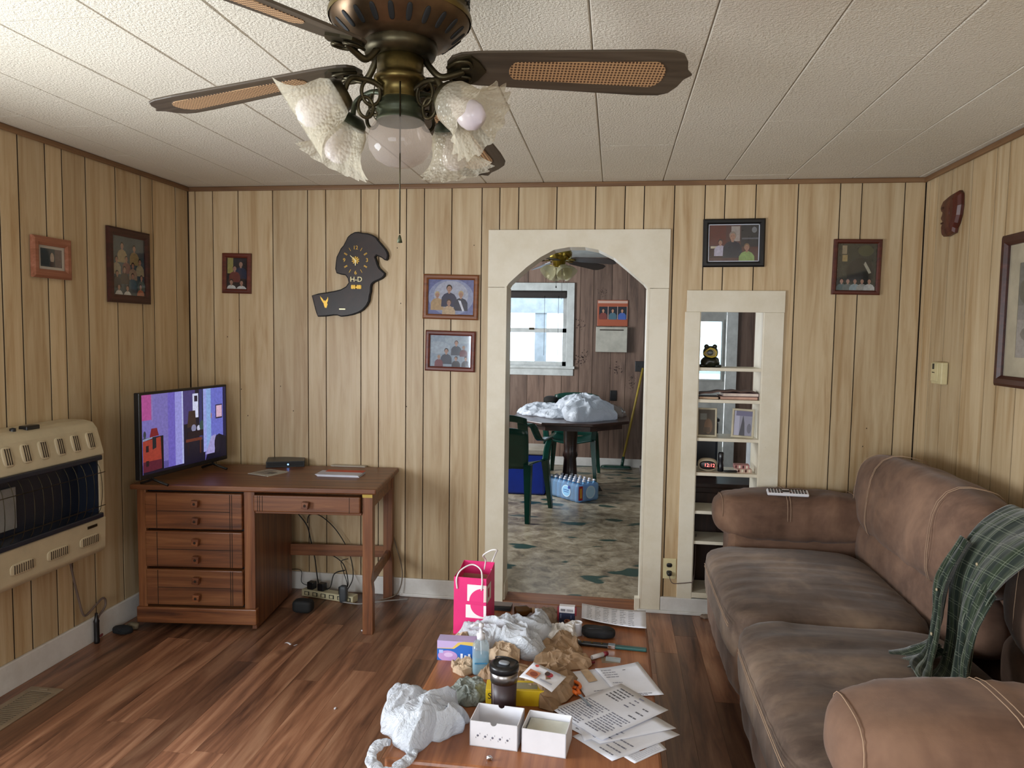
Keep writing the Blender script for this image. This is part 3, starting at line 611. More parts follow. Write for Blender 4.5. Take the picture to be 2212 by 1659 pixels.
# ---------------------------------------------------------------- right wall: carved face and thermostat
t = thing('carved_mask', (XR-.006, -.34, 2.115), 'small carved red-brown wooden face near the right corner', 'wall carving', -PI/2)
f_ = [(-.095, .055), (-.07, .078), (0, .092), (.075, .098), (.095, .08), (.10, .03), (.092, -.015), (.075, -.05), (.055, -.07), (.05, -.09), (-.02, -.098), (-.065, -.094), (-.075, -.08), (-.062, -.065), (-.055, -.045), (-.068, -.03), (-.072, -.02), (-.085, -.012), (-.068, .01), (-.062, .028), (-.085, .036)]
M['carv'] = wood('carved_red_wood', '31100a', '4d1d12', '63301f', .4, 2, 1.5)
m = MB(); nn = len(f_)
rings = [(1, 0), (1, .012), (.90, .024), (.66, .033), (.3, .036)]
V = [Vector((x*s_, -y, z*s_)) for s_, y in rings for x, z in f_]
m.add(V, [(j*nn+(i+1) % nn, j*nn+i, (j+1)*nn+i, (j+1)*nn+(i+1) % nn) for j in range(4) for i in range(nn)]+[tuple(4*nn+i for i in range(nn))], False); m.build('head', M['carv'], t)
for x, z, w_, h_ in ((-.040, .036, .018, .006), (-.035, -.035, .018, .005), (.03, .01, .010, .02)): MB().sbox((x, -.030, z), (w_, .008, h_), 3, 6).build('carved_feature', M['carv'], t)
t = thing('thermostat', (XR-.006, -.312, 1.372), 'small cream thermostat on the wall below the carved face', 'thermostat', -PI/2)
cream = plain('cream_plastic', 'cbbf94', .45); B('body', cream, (-.048, -.03, -.052), (.062, 0, .052), t, .004)
B('cover', cream, (-.045, -.034, -.04), (.03, -.03, .048), t, .002); B('lever', M['black'], (-.02, -.038, .018), (-.008, -.033, .044), t); B('dial_mark', M['groove'], (-.03, -.0348, .0), (-.002, -.034, .004), t)
# outlet between doorway and shelf
t = thing('wall_outlet', (.331, -.0065, .248), 'cream double outlet with a black plug between doorway and shelf', 'outlet')
B('cover_plate', cream, (-.035, -.005, -.057), (.035, 0, .057), t, .002)
for z in (.02, -.022): MB().sbox((-.002, -.006, z), (.015, .004, .012), 3, 6).build('socket', M['black'], t)
t2 = thing('cord', (.329, -.012, .224), 'thin black plug and cord running from the outlet into the shelf', 'cord')
MB().sbox((0, -.014, 0), (.013, .016, .011), 3, 8).build('plug', M['black'], t2)
MB().tube(spline([(0, -.022, -.006), (.004, -.03, -.025), (.02, -.03, -.047), (.06, -.022, -.047), (.11, -.02, -.040), (.128, -.02, -.03), (.14, .03, .02), (.145, .06, .10), (.15, .1, .2)]), .0022, 6).build('cord', plain('brown_cord', '5c4c48', .6), t2)
# ---------------------------------------------------------------- gas wall heater
ht = thing('gas_heater', (XL+.004, -1.605, .50), 'cream wall-mounted gas heater with a wire guard', 'heater', PI/2)
# local: x along the wall (+Y), -y into the room, z up; width 1.13 centred, height .62
hw, hh, hd = 1.14, .61, .20; x0, x1 = -hw/2, hw/2
sec = [(0, 0), (-.16, 0), (-.185, .01), (-.20, .03), (-.205, .17), (-.205, .455), (-.20, .475), (-.175, .575), (-.15, .603), (-.11, .612), (0, .612)]
m = MB()
def hbody(a, b, z0, z1):
    pass
# enamel casing: lower apron, upper hood, side posts
def secpts(lo, hi, x):
    return [Vector((x, y, z)) for y, z in sec if lo <= z <= hi]
low = [(0, .0), (-.16, 0), (-.185, .008), (-.2, .028), (-.205, .17), (-.03, .17), (0, .17)]
hi_ = [(0, .455), (-.03, .455), (-.205, .455), (-.2, .475), (-.172, .575), (-.15, .603), (-.11, .612), (0, .612)]
M['enamel'] = plain('cream_heater_enamel', 'b3a68a', .38, var=.04)
MB().prism([Vector((x0, y, z)) for y, z in low], (hw, 0, 0)).build('lower_casing', M['enamel'], ht, .008, 3)
MB().prism([Vector((x0, y, z)) for y, z in hi_], (hw, 0, 0)).build('upper_casing', M['enamel'], ht, .008, 3)
for a in (x0, x1-.038): B('side_post', M['enamel'], (a, -.2, .16), (a+.038, 0, .465), ht, .006)
M['navy'] = plain('dark_burner_recess', '161c2a', .35)
for a in (x0+.036, x1-.044): B('firebox_side', M['navy'], (a, -.196, .17), (a+.008, -.03, .455), ht)
B('firebox', M['navy'], (x0+.038, -.10, .165), (x1-.038, -.03, .46), ht)
for z in (.172, .435): B('firebox_lip', M['navy'], (x0+.03, -.215, z), (x1-.03, -.10, z+.022), ht, .004)
for i in range(3): B('ceramic_plaque', plain('grey_ceramic', '82807c', .7, bump=.4, bs=200), (x0+.04+i*.235, -.112, .215), (x0+.265+i*.235, -.10, .385), ht, .003)
for i in range(22):
    x = x0+.06+i*(hw-.12)/21
    MB().tube(spline([(x, -.20, .185), (x, -.222, .22), (x, -.232, .30), (x, -.225, .39), (x, -.20, .44)], 5), .0014, 5).build('guard_wire', M['bronze'], ht)
MB().tube([(x0+.05, -.238, .235), (x1-.05, -.238, .235)], .002, 5).build('guard_rail', M['bronze'], ht); MB().tube([(x0+.05, -.24, .385), (x1-.05, -.24, .385)], .002, 5).build('guard_rail', M['bronze'], ht)
for i in range(12):
    x = x0+.07+i*(hw-.14)/11
    q = Matrix.Translation((x, -.187, .527)) @ Matrix.Rotation(math.radians(-15), 4, 'X')
    lv = MB(); lv.sbox((0, 0, 0), (.026, .006, .040), 3.5, 8, mat=q); l = lv.build('louvre', M['enamel'], ht)
    s = MB()
    for d in (-.011, 0, .011): s.box((d-.0018, -.0075, -.032), (d+.0018, -.004, .032), q @ Matrix.Rotation(.05, 4, 'Y'))
    s.build('louvre_slots', M['groove'], l)['kind'] = 'stuff'
for i in range(6):
    x = x0+.09+i*(hw-.2)/5
    q = Matrix.Translation((x, -.203, .085)); lv = MB(); lv.sbox((0, 0, 0), (.062, .005, .024), 4, 8, mat=q); l = lv.build('air_vent', M['enamel'], ht)
    s = MB()
    for d in range(9): s.box((-.045+d*.0112, -.0068, -.017), (-.0425+d*.0112, -.004, .017), q)
    s.build('air_vent_slots', M['groove'], l)['kind'] = 'stuff'
B('badge', M['bronze'], (x1-.125, -.2075, .138), (x1-.065, -.2055, .15), ht)
B('control_knob', M['black'], (x0+.78, -.13, .605), (x0+.85, -.09, .625), ht, .004); MB().lathe([(.012, .60), (.012, .622), (0, .625)], 12, Matrix.Translation((x0+.73, -.11, 0))).build('igniter_button', M['black'], ht)
t = thing('gas_pipe', (XL+.045, -.85, 0), 'thin gas line and black rubber sleeve on the floor below the heater', 'pipe')
gp = [at(x, y, X=XL+.03)-t.location for x, y in ((150, 1205), (158, 1245), (170, 1295), (180, 1328), (190, 1326), (206, 1308), (222, 1292), (228, 1298), (226, 1312), (214, 1330), (209, 1342))]
MB().tube(spline(gp, 6), .005, 8).build('tube', plain('grey_tubing', '6b5c54', .5), t)
s0 = at(208, 1389, Z=0)-t.location; MB().lathe([(.012, 0), (.014, .01), (.0125, .02), (.0125, .10), (.014, .11), (.009, .12), (.006, .15)], 14, Matrix.Translation((gp[-1].x+.012, s0.y, 0))).build('sleeve', M['black'], t)
t = thing('floor_vent', (-2.345, -1.62, 0), 'beige floor register beside the heater wall', 'vent')
vb = plain('beige_register', '8d7c66', .5)
m = MB()
for a, b in (((-.075, -.27, 0), (.075, -.235, .006)), ((-.075, .235, 0), (.075, .27, .006)), ((-.075, -.235, 0), (-.05, .235, .006)), ((.05, -.235, 0), (.075, .235, .006))): m.box(a, b)
m.build('rim', vb, t, .002); B('well', M['blackm'], (-.05, -.235, .0005), (.05, .235, .001), t)
for i in range(36): MB().box((-.048, -.233+i*.013, .001), (.048, -.227+i*.013, .005)).build('slat', vb, t)
B('damper_lever', vb, (-.02, .245, .005), (.02, .252, .012), t)
# ---------------------------------------------------------------- desk
dk = thing('desk', (-1.80, -.345, 0), 'brown wooden desk with six drawer fronts under the television', 'desk', math.radians(6))
DW, DD, DH = 1.20, .60, .752; a, b = -DW/2, DW/2; f0 = -DD/2; BK = .262
B('desk_top', M['desk'], (a-.02, f0-.035, DH-.028), (b+.02, BK, DH), dk, .007)
px_ = a+.60   # pedestal right side
B('pedestal_side', M['deskv'], (a, f0+.01, .03), (a+.02, BK-.01, DH-.028), dk); B('pedestal_side', M['deskv'], (px_-.022, f0+.01, .01), (px_, BK-.01, DH-.028), dk)
B('pedestal_back', M['deskv'], (a+.02, BK-.025, .03), (px_-.02, BK-.012, DH-.03), dk); B('pedestal_case', M['blackm'], (a+.02, f0+.03, .1), (px_-.02, BK-.03, DH-.03), dk)
B('plinth', M['desk'], (a-.01, f0-.012, .035), (px_+.006, f0+.03, .118), dk, .006)
B('front_stile', M['deskv'], (a, f0-.004, .118), (a+.045, f0+.02, DH-.028), dk, .002); B('front_stile', M['deskv'], (px_-.055, f0-.004, .118), (px_, f0+.02, DH-.028), dk, .002)
M['knob'] = wood('square_wooden_knob', '4b2712', '7a4526', '9a6238', .4, 0, 2)
def knob(par, x, y, z):
    q = Matrix.Translation((x, y, z)) @ Matrix.Rotation(PI/2, 4, 'X')
    k = MB(); k.lathe([(.008, 0), (.008, .012)], 10, q); k.box((-.017, -.034, -.017), (.017, -.012, .017), Matrix.Translation((x, y, z)) @ Matrix.Rotation(.12, 4, 'Y')); o = k.build('knob', M['knob'], par, .004)
    MB().lathe([(.007, .034), (.006, .0352), (0, .0352)], 12, q).build('knob_screw', M['groove'], par)
dz0, dz1 = .135, DH-.042; nh = 3; gap = .012; hgt = (dz1-dz0-gap*(nh-1))/nh
xa, xb = a+.048, px_-.058
for i in range(nh):
    z0 = dz0+i*(hgt+gap); d = B('drawer', M['desk'], (xa, f0-.022, z0), (xb, f0+.02, z0+hgt), dk, .006)
    for x_ in (xa+.060, xb-.062, xb-.052): B('drawer_groove', M['groove'], (x_, f0-.0235, z0+.004), (x_+.003, f0-.0215, z0+hgt-.004), d)
    B('drawer_groove', M['groove'], (xa+.06, f0-.0232, z0+hgt*.5-.0015), (xb-.06, f0-.0215, z0+hgt*.5+.0015), d)
    for zz in (z0+hgt*.26, z0+hgt*.74): knob(d, (xa+xb)/2+.02, f0-.022, zz)
d = B('drawer', M['desk'], (px_+.0, f0-.024, DH-.128), (b-.062, f0+.03, DH-.044), dk, .006)
for x_ in (px_+.022, px_+.032, px_+.046, b-.062-.055): B('drawer_groove', M['groove'], (x_, f0-.0255, DH-.125), (x_+.002, f0-.0235, DH-.047), d)
knob(d, (px_+b-.06)/2, f0-.024, DH-.085)
B('apron', M['desk'], (px_, f0+.0, DH-.142), (b-.06, f0+.03, DH-.126), dk, .003); B('apron', M['desk'], (px_, BK-.04, DH-.11), (b-.06, BK-.02, DH-.028), dk, .002)
B('apron', M['desk'], (b-.03, f0+.05, DH-.11), (b-.01, BK-.05, DH-.028), dk, .002)
def leg(y0):
    m = MB(); w = .052; x1 = b-.004; prof = [(.0, 0), (.0, .22), (.004, .25), (.008, .28), (.004, .31), (.0, .34), (.0, DH-.028)]
    v = []
    for d_, z in prof: v += [(x1-w, y0, z), (x1-d_, y0, z), (x1-d_, y0+w, z), (x1-w, y0+w, z)]
    n = len(prof); fs = [(4*j+k, 4*j+(k+1) % 4, 4*j+4+(k+1) % 4, 4*j+4+k) for j in range(n-1) for k in range(4)]+[(3, 2, 1, 0), tuple(4*(n-1)+k for k in range(4))]
    m.add(v, fs); return m.build('leg', M['deskv'], dk, .002)
leg(f0); leg(BK-.058)
B('side_stretcher', M['deskv'], (b-.04, f0+.05, .235), (b-.02, BK-.05, .285), dk, .002); B('back_stretcher', M['desk'], (px_, BK-.036, .235), (b-.05, BK-.018, .30), dk, .002)
B('yellow_tape', plain('yellow_tape', 'b89a3c', .5), (b-.056, f0-.0012, DH-.05), (b-.006, f0, DH-.034), dk)
# ---------------------------------------------------------------- television
tv = thing('television', (-2.228, -.512, DH), 'flat television showing a purple room scene on the desk', 'television', math.radians(83.0))
tw, th_, tz = .665, .425, .042
B('bezel', M['black'], (-tw/2, -.02, tz), (tw/2, .012, tz+th_), tv, .004); MB().sbox((0, .03, tz+th_*.45), (tw*.42, .028, th_*.38), 4, 8).build('rear_housing', M['blackm'], tv)
sw, shh = tw-.03, th_-.036
def tvpic():
    p = Pic(sw, shh, 0, .0001); p.rect(0, 0, 1, 1, '5d5498').rect(0, .12, .32, 1, '7a70b8').rect(.0, .68, .10, 1, 'b04f92').rect(.10, .66, .115, 1, '8a78b8').rect(.28, .0, .36, 1, '6f62c0').rect(.36, .02, .44, 1, '9a98e0').rect(.44, .02, .455, 1, 'c0c8f0')
    p.rect(.46, .0, .72, 1, '1c1828').rect(.46, .55, .60, 1, '4a4078').rect(.57, .62, .64, .95, 'd8dcf8').rect(.59, .84, .63, .92, '2a2438').rect(.65, .3, .69, 1, '38386a')
    p.poly([(.50, .50), (.61, .50), (.60, .72), (.52, .72)], '3c2c28').ell(.58, .48, .03, .05, '8a8aa8').ell(.64, .47, .02, .04, 'c8c8e0').ell(.68, .5, .03, .07, '3a5050').rect(.48, .30, .68, .34, '6a3428').rect(.50, .12, .515, .3, '2a1c20').rect(.65, .12, .67, .3, '4a2a24').rect(.5, .36, .7, .44, '241820')
    p.rect(.70, .12, .74, 1, 'a0a8ec').rect(.74, .1, .80, 1, '8fb0e6').rect(.80, .0, 1, 1, '6f74d0').rect(.96, 0, 1, 1, '20204c').rect(.86, .56, .95, .76, '2c2440').rect(.87, .58, .945, .745, 'e0b8d0').rect(.795, .58, .81, .65, '9a7a80').poly([(.72, .0), (1, 0), (1, .28), (.9, .34), (.78, .2)], '141226').poly([(.72, .08), (.80, .32), (.86, .34), (.84, .08)], 'a8a0d8').ell(.88, .2, .04, .13, '1e1a2c')
    p.rect(0, 0, .22, .46, '141018').poly([(0, .02), (.20, .04), (.19, .45), (0, .42)], '9c3c30').poly([(0, .02), (.20, .04), (.20, .16), (0, .16)], '5a2030').rect(.03, .28, .06, .36, '2a1a20').rect(.03, .1, .06, .17, '2a1a20').poly([(0, .42), (.12, .45), (.12, .47), (0, .45)], '8a90b0').poly([(.07, .46), (.17, .47), (.15, .57), (.09, .57)], '7a2028').poly([(.1, .3), (.14, .32), (.14, .46), (.1, .46)], '1a2028').ell(.02, .5, .015, .05, '3a4048')
    p.rect(0, 0, .7, .03, '181428'); return p
sc = tvpic().mb.build('screen', M['screen'], tv); sc.location = (0, -.0204, tz+th_/2+.006)
for sgn in (-1, 1): MB().tube([(sgn*.23, .07, .006), (sgn*.23, .0, .03), (sgn*.23, .0, tz+.01), (sgn*.23, 0, .03), (sgn*.23, -.09, .006)], .007, 8).build('foot', M['black'], tv)
# things lying on the desk
def ontop(x, y, z=DH): p = at(x, y, Z=z); return p
def flatbox(name, c, w, d, h, rz, mat, label, cat, bev=.002, group=None):
    t = thing(name, c, label, cat, rz, group); B('body', mat, (-w/2, -d/2, 0), (w/2, d/2, h), t, bev); return t
t = flatbox('cable_box', ontop(618, 1004), .21, .16, .034, math.radians(22), M['black'], 'black cable box with a blue light on the desk', 'cable box')
g = N('blue_led'); g.b.inputs['Emission Color'].default_value = lin('4f9bff'); g.b.inputs['Emission Strength'].default_value = 6; M['led'] = g.m
MB().sbox((.015, -.082, .016), (.004, .002, .004), 3, 5).build('indicator_light', M['led'], t); B('front_panel', M['blackm'], (-.1, -.0815, .005), (.1, -.08, .03), t)
M['newsp'] = plain('printed_newsprint', '9a9486', .7, var=.25)
def booklet(c, w, d, rz, n, cols, label, name='booklet', cat='booklet', picf=None, step=.0025):
    t = thing(name, c, label, cat, rz)
    for i in range(n):
        j = random.uniform(-.006, .006); B('sheet', plain('leaf_'+cols[i % len(cols)], cols[i % len(cols)], .65, var=.02), (-w/2+j, -d/2+j, i*step), (w/2+j, d/2+j, (i+1)*step-.0003), t)
    if picf:
        p = picf(w*.96, d*.96); o = p.mb.build('printed_cover', M['paper_print'], t); o.rotation_euler = (-PI/2, 0, 0); o.location = (0, 0, n*step+.0002)
    return t
def coverA(w, d):
    p = Pic(w, d, 0, .0001).rect(0, 0, 1, 1, 'a8a498')
    for i in range(9): p.rect(.08, .86-i*.09, .5+.4*random.random(), .90-i*.09, random.choice(['55504a', '6d675f', '8a7a60', '3d3a38']))
    return p.rect(.6, .3, .95, .6, '5a5650')
booklet(ontop(580, 1022), .13, .15, -.35, 2, ['b3aea0'], 'small printed newsprint booklet in front of the cable box', picf=coverA)
t = booklet(ontop(735, 1026), .23, .12, .05, 5, ['cfcfd8', 'b9bac6', 'd6d6de'], 'stack of white papers topped by an orange sheet on the desk', 'paper_stack', 'papers')
B('orange_sheet', plain('orange_paper', 'b8482c', .6), (-.09, .02, .0125), (.12, .075, .0135), t)
booklet(ontop(753, 1007), .20, .045, .02, 2, ['bdb8ac'], 'long pale envelope at the back edge of the desk', 'envelope', 'envelope')
# ---------------------------------------------------------------- cables and power strip below the desk
t = thing('power_strip', at(712, 1293, Z=0), 'cream power strip crowded with plugs under the desk', 'power strip', math.radians(-12))
st = plain('cream_strip_plastic', 'bdb594', .45); B('body', st, (-.17, -.028, .002), (.17, .028, .042), t, .004)
for i in range(6):
    B('socket', M['blackm'], (-.15+i*.055, -.0292, .012), (-.118+i*.055, -.028, .034), t)
    B('socket_face', st, (-.144+i*.055, -.031, .015), (-.124+i*.055, -.029, .031), t)
for i in (0, 1, 3): B('plug', M['black'], (-.14+i*.07, -.02, .042), (-.10+i*.07, .02, .085), t, .004)
tag(MB().tube(spline([at(740, 1300, Z=.02)+Vector(q) for q in ((0, 0, 0), (.1, .0, -.005), (.24, .06, .0), (.34, .13, -.01))]), .004, 6).build('cable', plain('white_cable', '8f8b88', .5)), 'white flat cable running from the power strip behind the desk leg', 'cable')
tag(MB().sbox(at(655, 1308, Z=.04), (.055, .035, .035), 4, 10).build('power_adapter', M['blackm']), 'chunky black power adapter at the left end of the power strip', 'adapter')
tag(MB().sbox(at(742, 1283, Z=.06), (.022, .02, .05), 4, 8).build('power_adapter', plain('grey_plastic', '3c4044', .5)), 'upright grey adapter standing on the power strip', 'adapter')
def cable(pts, r, label, mat='blackm', Y=-.05):
    w = [at(x, y, Y=yy) for x, y, yy in pts]; tag(MB().tube(spline(w, 7), r, 6).build('cable', M[mat]), label, 'cable')
cable([(640, 1105, -.06), (663, 1135, -.05), (672, 1170, -.05), (680, 1205, -.06), (690, 1265, -.08), (712, 1270, -.12), (722, 1240, -.1), (745, 1232, -.1)], .0035, 'black cable bundle hanging straight behind the desk')
cable([(664, 1130, -.05), (668, 1113, -.05), (690, 1113, -.05), (722, 1140, -.05), (748, 1180, -.06), (760, 1215, -.08), (762, 1250, -.12), (748, 1278, -.2)], .0028, 'black cable looping up from the power strip to the right')
cable([(676, 1175, -.05), (700, 1190, -.05), (730, 1207, -.05), (745, 1225, -.07), (752, 1260, -.12), (745, 1280, -.2)], .0028, 'thin dark cable crossing below the loop under the desk')
cable([(752, 1207, -.09), (737, 1213, -.1), (742, 1235, -.11), (750, 1262, -.15), (747, 1285, -.2)], .0024, 'short grey cable beside the upright adapter')
cable([(845, 1140, -.03), (856, 1180, -.03), (866, 1215, -.035), (869, 1245, -.04), (862, 1275, -.06), (845, 1290, -.09), (800, 1300, -.12)], .0035, 'grey-brown cable curving down the wall right of the desk')
M['cordg'] = plain('grey_brown_cord', '6d5f50', .6); bpy.data.objects['cable.005'].data.materials[0] = M['cordg']
cable([(620, 1230, -.04), (650, 1232, -.05), (652, 1258, -.06), (674, 1268, -.07), (690, 1285, -.1)], .002, 'thin wire lying along the baseboard under the desk')
# litter on the floor
t = thing('scrap_of_wrapper', at(628, 1392, Z=0), 'small white curled wrapper strip on the floor before the desk', 'wrapper', -.3)
MB().grid(lambda u, v: (-.035+u*.07, -.006+v*.012+.02*max(0, u-.8), .002+.004*math.sin(u*7)), 12, 2, thick=.0006).build('strip', M['white'], t)
tag(MB().sbox(at(265, 1360, Z=.02), (.05, .03, .02), 2.6, 8, fn=lambda w, q: .006*nz(w, 60)).build('sock', plain('dark_cloth', '15181c', .9)), 'dark crumpled cloth on the floor at the left desk corner', 'cloth')
tag(MB().sbox(at(287, 1352, Z=.018), (.03, .02, .018), 2.6, 8, fn=lambda w, q: .005*nz(w, 60)).build('crumpled_rag', plain('tan_cloth', '6d6450', .9)), 'tan crumpled rag beside the dark cloth by the desk', 'cloth')
tag(MB().sbox(at(215, 1372, Z=.012), (.012, .02, .012), 2.6, 6).build('red_scrap', plain('faded_red_paper', '7a3c40', .8)), 'tiny faded red scrap beside the rubber sleeve', 'scrap')
tag(MB().sbox(at(784, 1362, Z=.003), (.01, .006, .003), 2.6, 5, fn=lambda w, q: .002*nz(w, 200)).build('paper_crumb', M['white']), 'white paper crumb beside the front desk leg', 'scrap')
tag(MB().sbox(at(724, 1530, Z=.003), (.004, .009, .003), 2.6, 5, fn=lambda w, q: .002*nz(w, 200)).build('paper_crumb', M['white']), 'tiny white crumb on the open floor left of the table', 'scrap')
tag(MB().sbox(at(1527, 1332, Z=.008), (.035, .02, .01), 2.6, 8, fn=lambda w, q: .006*nz(w, 90)).build('dust_ball', plain('pale_lint', '8d7a6a', .95)), 'pale lint ball where the baseboard meets the sofa', 'lint')
# ---------------------------------------------------------------- sofa
sf = thing('sofa', (0, 0, 0), 'worn brown microsuede sofa along the right wall', 'sofa')
S0, S1 = -.03, -2.60
def wr(amp, sc, seed, st=(1, 1, 1), keep=None):
    def fn(w, q):
        r_ = ridge((w.x*st[0], w.y*st[1], w.z*st[2]), sc, seed); return amp*r_*(keep(q) if keep else 1)
    return fn
M['lining'] = plain('dark_lining', '1c1512', .9)
B('base_frame', M['suede'], (.60, S1+.1, .04), (1.46, S0-.04, .27), sf, .02)
# seat cushions
for (y0, y1), nm in (((-1.30, -.32), 1), ((-2.24, -1.29), 2)):
    m = MB(); cy_ = (y0+y1)/2; hy = (y1-y0)/2+.01
    def bul(w, q, cy_=cy_, hy=hy):
        top = max(0, q.z); return .010*ridge((w.x*1.2, w.y*7, w.z), 1.5, 2)*top+.022*top*(1-q.x**2)*(1-q.y**2)+.006*ridge((w.x*3, w.y*14, w.z), 1.5, 5)*(1 if q.x < -.5 else .3)
    m.sbox((.835, cy_, .378), (.375, hy, .115), 6, 34, fn=bul); c = m.build('seat_cushion', M['suededk'], sf)
    # front apron rolling down below the cushion
    m = MB(); m.sbox((.555, cy_, .27), (.075, hy-.004, .15), 4, 24, fn=wr(.008, 5, 8, (1, 2.2, .6))); m.build('front_apron', M['suede'], sf)
    zt = .468; st = [(.500, y1-.20, .452), (.497, y1-.28, .455), (.494, cy_, .456), (.496, y0+.09, .455), (.505, y0+.05, .445)]
    for d in (0, .012): MB().tube([Vector(p)+Vector((-.047, 0, -d-.006)) for p in spline(st, 10)], .0013, 5).build('stitching', M['stitch'], c)
# arms
def arm(yc, hy, z, x0, x1, seed):
    xc, hx = (x0+x1)/2, (x1-x0)/2
    B('arm_panel', M['suede'], (.60, yc-hy*.75, .04), (1.50, yc+hy*.75, z-.16), sf, .03)
    m = MB(); m.sbox((xc, yc, z-.115), (hx, hy, .125), 3.4, 30, fn=lambda w, q: .008*ridge((w.x*9, w.y*1.3, w.z*1.3), 1.6, seed)*(.4+.6*abs(q.y))+.004*nz(w, 9, seed)); a_ = m.build('arm_pad', M['suede'], sf)
    for xx in (x0+.035, x0+.34, x0+.355, xc+.28, xc+.295):
        fx = (xx-xc)/hx; kk = max(.02, 1-abs(fx)**3.4)**(1/3.4); pts = []
        for i in range(15):
            a = PI*i/14; c, s = math.cos(a), math.sin(a); L = (abs(c)**3.4+abs(s)**3.4)**(1/3.4)
            pts.append((xx, yc-(hy*kk+.006)*c/L, z-.115+(.125*kk+.008)*s/L))
        MB().tube(pts, .0013, 5).build('stitching', M['stitch'], a_)
    return a_
arm(-.175, .15, .735, .53, 1.34, 3); arm(-2.40, .17, .745, .50, 1.46, 6)
# back: outer shell, lower roll and two big pillows
B('back_shell', M['suede'], (1.36, S1+.08, .05), (1.535, S0, .80), sf, .05)
for (y0, y1), sd in (((-1.44, -.06), 11), ((-2.52, -1.58), 12)):
    cy_ = (y0+y1)/2; hy = (y1-y0)/2
    MB().sbox((1.31, cy_, .52), (.115, hy, .15), 3, 26, fn=lambda w, q, sd=sd: .006*ridge((w.x*2, w.y*5, w.z*2), 1.6, sd)).build('back_roll', M['suede'], sf)
    m = MB(); q_ = Matrix.Translation((1.335, cy_, .775)) @ Matrix.Rotation(math.radians(12), 4, 'Y')
    m.sbox((0, 0, 0), (.135, hy+.01, .205), 2.9, 34, fn=lambda w, q, sd=sd: .010*ridge((w.x*2, w.y*3.2, w.z*2), 1.4, sd+2)+.012*nz(w, 3, sd), mat=q_); p = m.build('back_pillow', M['suede'], sf)
    for yy in ((y1-.16), (y1-.40), (y1-.413), y0+.30, y0+.313):
        fy = (yy-cy_)/(hy+.01); kk = max(.02, 1-abs(fy)**2.9)**(1/2.9); pts = []
        for i in range(17):
            a = -.35*PI+1.2*PI*i/16; c, s = math.cos(a), math.sin(a); L = (abs(c)**2.9+abs(s)**2.9)**(1/2.9)
            pts.append(q_ @ Vector((-(.135*kk+.013)*c/L, yy-cy_+.02*math.sin(3*a), (.205*kk+.013)*s/L)))
        MB().tube(pts, .0013, 5).build('stitching', M['stitch'], p)
# remote control on the far arm
rp = (at(1637, 1074, Z=.755)+at(1728, 1090, Z=.755))/2
rp = Vector((.880, -.262, .7445)); t = thing('remote_control', rp, 'white remote control with dark buttons on the far sofa arm', 'remote control', rot=(math.radians(20), 0, math.radians(-2)))
B('body', M['white'], (-.10, -.024, 0), (.10, .024, .016), t, .006)
for i in range(13):
    for j in range(3):
        if i in (5, 6) and j != 1: continue
        s = .0045 if (i not in (5, 6)) else .009
        x = -.088+i*.0143; y = -.0135+j*.0135
        MB().box((x-s, y-s*.8, .016), (x+s, y+s*.8, .0185)).build('button', M['black'] if (i+j) % 4 else M['carv'], t)
# ---------------------------------------------------------------- green plaid shirt
g = N('green_plaid'); tc = g.n('ShaderNodeUVMap')
tcg = g.n('ShaderNodeVertexColor', layer_name='Col'); sep = g.n('ShaderNodeSeparateColor'); g.l(tcg.outputs[0], sep.inputs[0])
def stripes(src, freq, w, ph=0):
    m1 = g.n('ShaderNodeMath', operation='MULTIPLY_ADD'); m1.inputs[1].default_value = freq; m1.inputs[2].default_value = ph; g.l(src, m1.inputs[0])
    fr = g.n('ShaderNodeMath', operation='FRACT'); g.l(m1.outputs[0], fr.inputs[0]); ls = g.n('ShaderNodeMath', operation='LESS_THAN'); ls.inputs[1].default_value = w; g.l(fr.outputs[0], ls.inputs[0]); return ls.outputs[0]
base = g.mix(g.noise(g.coord(rnd=False), 60, 3), '2c3629', '394435')
s1 = stripes(sep.outputs[0], 9, .5); base = g.mix(s1, base, '26302a')
for src in (sep.outputs[0], sep.outputs[1]):
    for ph in (0, .18): 
        mm = g.n('ShaderNodeMath', operation='MULTIPLY'); mm.inputs[1].default_value = .5; g.l(stripes(src, 9 if src == sep.outputs[0] else 14, .035, ph), mm.inputs[0]); base = g.mix(mm.outputs[0], base, '8b9380')
g.col(base); g.set(Roughness=.9, Sheen_Weight=.3, Specular_IOR_Level=.15); M['plaid'] = g.m
def cloth(mb, rows, nu, nv, seed, amp, sc):
    """rows: list of (left point, right point) down the garment; colour stores cloth coordinates"""
    L = spline([r_[0] for r_ in rows], 6); R_ = spline([r_[1] for r_ in rows], 6); n = len(L)-1
    def fn(u, v):
        k = v*n; i = min(int(k), n-1); f = k-i; a = L[i].lerp(L[i+1], f); b = R_[i].lerp(R_[i+1], f); p = a.lerp(b, u)
        d = amp*ridge((u*3.2, v*.9, seed), sc, seed)+amp*.8*math.sin(u*PI*5+v*3+seed)
        return p+Vector((-.75, -.45, .45))*d
    b0 = len(mb.f); mb.grid(fn, nu, nv, True, .003); nf = nu*nv
    return b0, nf
def build_cloth(name, rows, nu, nv, seed, amp, sc, parent, ku=1., kv=1.):
    mb = MB(); cloth(mb, rows, nu, nv, seed, amp, sc); o = mb.build(name, M['plaid'], parent); me = o.data
    K = (nu+1)*(nv+1); ca = me.color_attributes['Col']
    for lp in me.loops:
        vi = lp.vertex_index % K; i = vi % (nu+1); j = vi//(nu+1); ca.data[lp.index].color = (ku*i/nu, kv*j/nv, 0, 1)
    return o
shirt = thing('plaid_shirt', (0, 0, 0), 'dark green plaid shirt draped over the sofa back', 'shirt')
V3 = Vector
W_ = lambda x, y, X: at(x, y, X=X)
